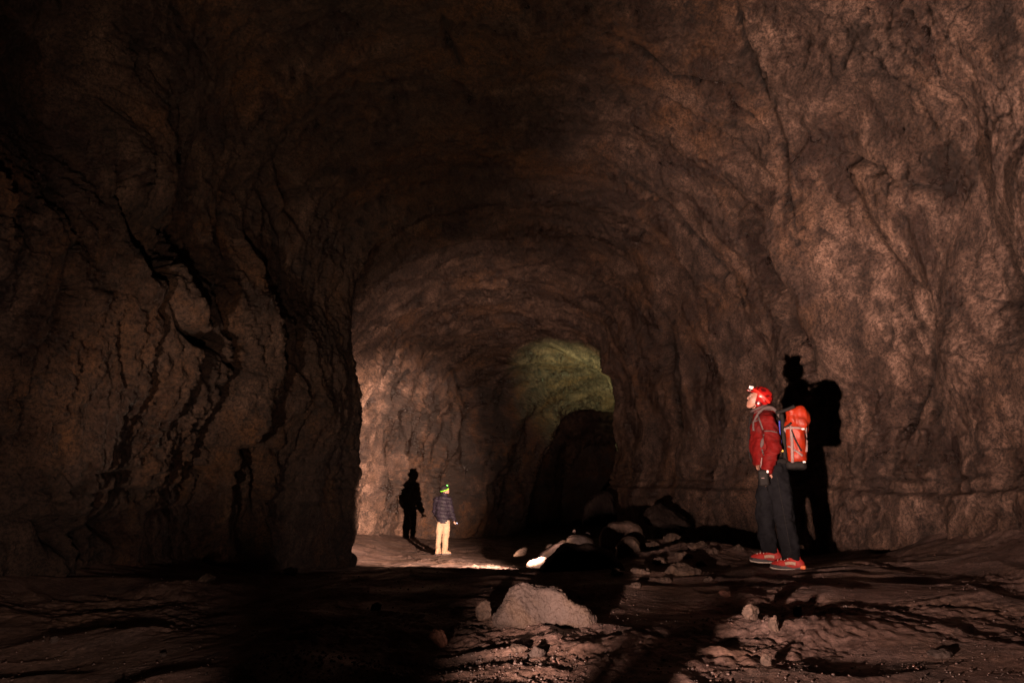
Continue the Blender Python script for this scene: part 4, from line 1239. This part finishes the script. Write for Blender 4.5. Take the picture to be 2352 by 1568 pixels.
def far_person():
    base = floor_hit(1017, 1273)
    d = base.y * CT + base.z * ST
    S = d / 17.3
    rz = -math.atan2(base.x, base.y)
    per = empty('person', base, 'small distant person in dark quilted jacket and tan trousers, glowing green head band', 'person')
    per.rotation_euler.z = rz; per.scale = (S, S, S)
    yaw = math.radians(38)
    tl = math.radians(22)
    fh = np.array([math.cos(yaw), math.sin(yaw), 0])
    fd = fh * math.cos(tl) + np.array([0, 0, math.sin(tl)]); up = -fh * math.sin(tl) + np.array([0, 0, math.cos(tl)])
    sd = np.cross(up, fd)
    R = np.stack([fd, sd, up], 1)
    hc = np.array([.030, .02, 1.585])
    H = lambda x, y, z: hc + x * fd + y * sd + z * up
    f = Field((-.34, -.22, .02), (.40, .3, 1.78), .009)
    f.ell(H(-.01, 0, .035), (.092, .074, .092), .01, R).ell(H(.045, 0, -.035), (.052, .052, .072), .03, R)
    f.ell(H(.079, 0, -.092), (.02, .022, .018), .015, R).cap(H(.088, 0, .02), H(.118, 0, -.02), .009, .013, .01)
    f.ell(H(.094, 0, -.06), (.013, .024, .014), .006, R)
    for s in (-1, 1):
        f.ell(H(-.005, s * .074, -.008), (.018, .010, .030), .006, R); f.ell(H(.06, s * .036, -.018), (.024, .022, .024), .015, R)
    f.cap((.01, .0, 1.38), (.015, .01, 1.53), .062, .055, .03)
    f.chain([((-.03, 0, 1.35), .08), ((-.03, 0, 1.1), .10), ((0, 0, .8), .10)], .03, (.74, 1, 1))
    f.chain([((-.19, 0, 1.32), .05), ((-.22, .05, 1.06), .042), ((-.13, .17, .88), .03)], .02)
    f.chain([((.13, -.02, 1.32), .05), ((.19, -.04, 1.07), .042), ((.262, .02, .835), .028)], .02)
    f.chain([((-.07, 0, .75), .075), ((-.105, 0, .42), .05), ((-.115, .02, .06), .038)], .02)
    f.chain([((.07, 0, .75), .08), ((.06, 0, .42), .055), ((.045, 0, .06), .04)], .02)
    # right hand closed round the torch, left hand in front of the body
    def fist(w, p, sd_, nm):
        w, p, sd_, nm = [np.array(v, float) for v in (w, p, sd_, nm)]
        f.ell(w + p * .04, (.044, .038, .020), .012, np.stack([p, sd_, nm], 1))
        for o, L in ((-.027, .03), (-.009, .036), (.009, .034), (.027, .027)):
            a0 = w + p * .075 + sd_ * o; a1 = a0 + p * .012 + nm * L; a2 = a1 - p * .026 + nm * .004
            f.chain([(a0, .0105), (a1, .010), (a2, .0085)], .003)
        f.chain([(w + p * .02 - sd_ * .03, .013), (w + p * .05 - sd_ * .045 + nm * .02, .011), (w + p * .07 - sd_ * .025 + nm * .04, .009)], .006)
    fist((.268, .025, .825), (.25, .1, -.96), (.1, -.99, 0), (.96, .1, .25))
    fist((-.118, .18, .865), (.5, .3, -.8), (.2, .9, .4), (.85, -.3, .4))
    field_obj('body', f, M['skin'], per)
    # trousers
    f = Field((-.32, -.2, .05), (.3, .24, .95), .009)
    f.cap((-.05, 0, .80), (.06, 0, .80), .105, .110, .03)
    f.chain([((-.085, .01, .74), .092), ((-.112, .0, .45), .068), ((-.122, .0, .22), .066), ((-.122, .01, .09), .070)], .015)
    f.chain([((.070, 0, .74), .100), ((.062, 0, .45), .084), ((.052, 0, .22), .080), ((.044, 0, .09), .078)], .015)
    f.cut(lambda X, Y, Z: .07 - Z)
    f.ripple(.012, 9, 31, (1, 1, .8)); f.ripple(.006, 22, 32, (1, 1, 1.4))
    field_obj('trousers', f, M['tan'], per, 1)
    # quilted jacket
    f = Field((-.36, -.24, .72), (.36, .28, 1.58), .008)
    f.chain([((-.025, 0, 1.36), .115), ((-.04, 0, 1.22), .135), ((-.03, 0, 1.02), .132), ((.005, 0, .82), .122)], .03, (.76, 1, 1))
    f.cut(lambda X, Y, Z: .772 + .03 * X - Z)
    f.chain([((-.19, 0, 1.345), .078), ((-.215, .05, 1.06), .070), ((-.13, .17, .90), .055)], .02)
    f.chain([((.125, -.015, 1.345), .080), ((.188, -.04, 1.07), .072), ((.258, .012, .862), .055)], .02)
    f.cap((-.01, .0, 1.40), (.012, .01, 1.475), .088, .080, .03)
    X, Y, Z = f.grid()
    near = np.abs(f.F) < .08
    quilt = (np.abs(np.sin(np.pi * (Z + .12 * X) / .098)) ** .55 - .55) * .024 * (sstep(.84, .88, Z))
    f.F = np.where(near, f.F - quilt.astype(np.float32), f.F)
    f.ell((.02, .01, 1.53), (.068, .066, .07), .008, sub=True)
    f.ripple(.008, 14, 33); f.ripple(.004, 40, 34)
    jk, V, Q = field_obj('jacket', f, M['puffy'], per, 1)
    f = Field((-.2, -.16, .74), (.2, .16, .84), .008)
    f.cap((.005, 0, .79), (.005, 0, .80), .121, .121, 0, (.76, 1, 1)); f.cut(lambda X, Y, Z: np.abs(Z - .795) - .028)
    field_obj('hem_band', f, M['puffy'], jk)
    # boots
    for x, y, yw in ((-.115, .0, .9), (.06, -.02, .25)):
        f = Field((-.13, -.08, -.01), (.2, .08, .18), .007)
        f.chain([((-.05, 0, .05), .046), ((.05, 0, .048), .045), ((.115, 0, .04), .036)], .03).cap((-.03, 0, .07), (-.03, 0, .13), .05, .05, .03)
        f.cut(lambda X, Y, Z: .02 - Z)
        bt, V, Q = field_obj('boot', f, M['boot'], per)
        bt.location = (x, y, 0); bt.rotation_euler.z = yw
        f = Field((-.13, -.08, -.02), (.2, .08, .05), .007)
        f.box((.03, 0, .012), (.130, .049, .014), .012, 0)
        field_obj('sole', f, M['rubber'], bt)
    # cap with a glowing band and a small green lamp
    f = Field(hc - .17, hc + .17, .006)
    f.ell(H(-.012, 0, .045), (.108, .088, .098), .01, R)
    def cc(X, Y, Z):
        x = (X - hc[0]) * fd[0] + (Y - hc[1]) * fd[1] + (Z - hc[2]) * fd[2]; z = (X - hc[0]) * up[0] + (Y - hc[1]) * up[1] + (Z - hc[2]) * up[2]
        return .03 - z - .25 * np.minimum(x, 0) * 0 - np.where(x < 0, .04, 0)
    f.cut(cc)
    hp = field_obj('cap', f, M['black'], per)[0]
    ring = [H(-.012 + .112 * math.cos(t), .092 * math.sin(t), .028) for t in np.linspace(0, 2 * math.pi, 33)]
    Vt, Ft = tube_geo(ring, .012, 8, 1, up=tuple(up)); link_mesh('glow_band', Vt, Ft, M['lime'], hp)
    lamp = H(.085, -.02, .105)
    V, Q = Field(lamp - .04, lamp + .04, .005).box(lamp, (.014, .022, .016), .008, 0, R).mesh()
    link_mesh('headlamp', V, Q, M['green_led'], hp)
    # torch
    Mx = Matrix.Translation(base) @ Matrix.Rotation(rz, 4, 'Z') @ Matrix.Scale(S, 4)
    tp = Vector((.302, .03, .752))
    t = empty('torch', Mx @ tp, 'small torch with bluish white lens in the hand of the distant person', 'torch')
    t.rotation_euler.z = rz; t.scale = (S, S, S)
    dv = Vector((.80, -.35, .30)).normalized()
    Vt, Ft = tube_geo([-dv * .07, dv * .02, dv * .03, dv * .05], [.012, .012, .020, .021], 14); link_mesh('torch_body', Vt, Ft, M['black'], t)
    Vt, Ft = tube_geo([dv * .050, dv * .054], .018, 14); link_mesh('torch_lens', Vt, Ft, M['lens_white'], t)
    return Mx @ Vector(H(.16, 0, .11))


near_base = near_person()
far_lamp = far_person()

# ------------------------------------------------------------------ light
def lamp(name, loc, target, power, col, angle=None, blend=.6, radius=.03, kind='SPOT'):
    L = bpy.data.lights.new(name, kind)
    L.energy = power; L.color = col; L.shadow_soft_size = radius
    o = bpy.data.objects.new(name, L); o.location = loc
    if kind == 'SPOT':
        L.spot_size = math.radians(angle); L.spot_blend = blend
        o.rotation_euler = (Vector(target) - Vector(loc)).to_track_quat('-Z', 'Y').to_euler()
    COL.objects.link(o)
    return o


WARM = (1.0, .66, .52)
lamp('hand_lamp', LAMP_A, (4.2, 7.2, 2.9), 2200, WARM, 66, 1.0, .04)
lamp('hand_lamp_side', LAMP_A + np.array([0, 0, .006]), (-3.2, 4.2, -.3), 190, (1.0, .70, .54), 80, 1.0, .04)
LAMP_D = (3.1, 2.0, fz(3.1, 2.0) + .35)
lamp('right_wall_lamp', LAMP_D, (4.3, 6.9, 3.8), 1700, WARM, 52, 1.0, .04)
lamp('hand_lamp_far', LAMP_A + np.array([0, 0, .003]), (3.8, 13.5, 2.6), 2900, WARM, 52, 1.0, .04)
lamp('hand_lamp_glow', LAMP_A + np.array([0, 0, .004]), (.7, 8.3, 5.2), 800, (1.0, .68, .44), 92, 1.0, .04)
lamp('hand_lamp_low', LAMP_A + np.array([0, 0, .005]), (3.2, 4.8, -.5), 560, WARM, 84, 1.0, .04)
LAMP_C = (-2.05, 1.4, fz(-2.05, 1.4) + .30)
lamp('wall_lamp', LAMP_C, (-3.0, 9.0, 1.5), 820, (1.0, .70, .50), 36, 1.0, .03)
lamp('wall_lamp_spill', LAMP_C, (-4.0, 6.5, 2.2), 105, (1.0, .68, .50), 78, 1.0, .03)
lx, ly = .68, 8.95
LAMP_B = (lx, ly, fz(lx, ly) + .22)
lamp('floor_lamp', LAMP_B, (lx - 4.5, ly + 10, LAMP_B[2] + .8), 19000, (1.0, .66, .48), 41, .75, .03)
lamp('floor_lamp_wide', LAMP_B, (lx - 2.0, ly + 9, LAMP_B[2] + 3.3), 2700, (1.0, .66, .50), 58, 1.0, .03)
lamp('floor_lamp_rubble', LAMP_B, (lx - .75, ly + 1.3, LAMP_B[2] - .2), 75, (1.0, .76, .63), 105, .6, .03)
lamp('head_lamp', far_lamp, (5.0, 27.0, 4.7), 4300, (.84, 1.0, .44), 48, 1.0, .03)

w = bpy.data.worlds.new('World'); SC.world = w; w.use_nodes = True
bg = w.node_tree.nodes.get('Background') or w.node_tree.nodes.new('ShaderNodeBackground')
bg.inputs[0].default_value = (.02, .014, .012, 1); bg.inputs[1].default_value = 0.02

vs = SC.view_settings
vs.view_transform = 'Standard'; vs.look = 'None'; vs.exposure = 0; vs.gamma = 1
cy = SC.cycles
cy.use_denoising = True
cy.max_bounces = 2; cy.diffuse_bounces = 0; cy.glossy_bounces = 1
cy.sample_clamp_indirect = 4
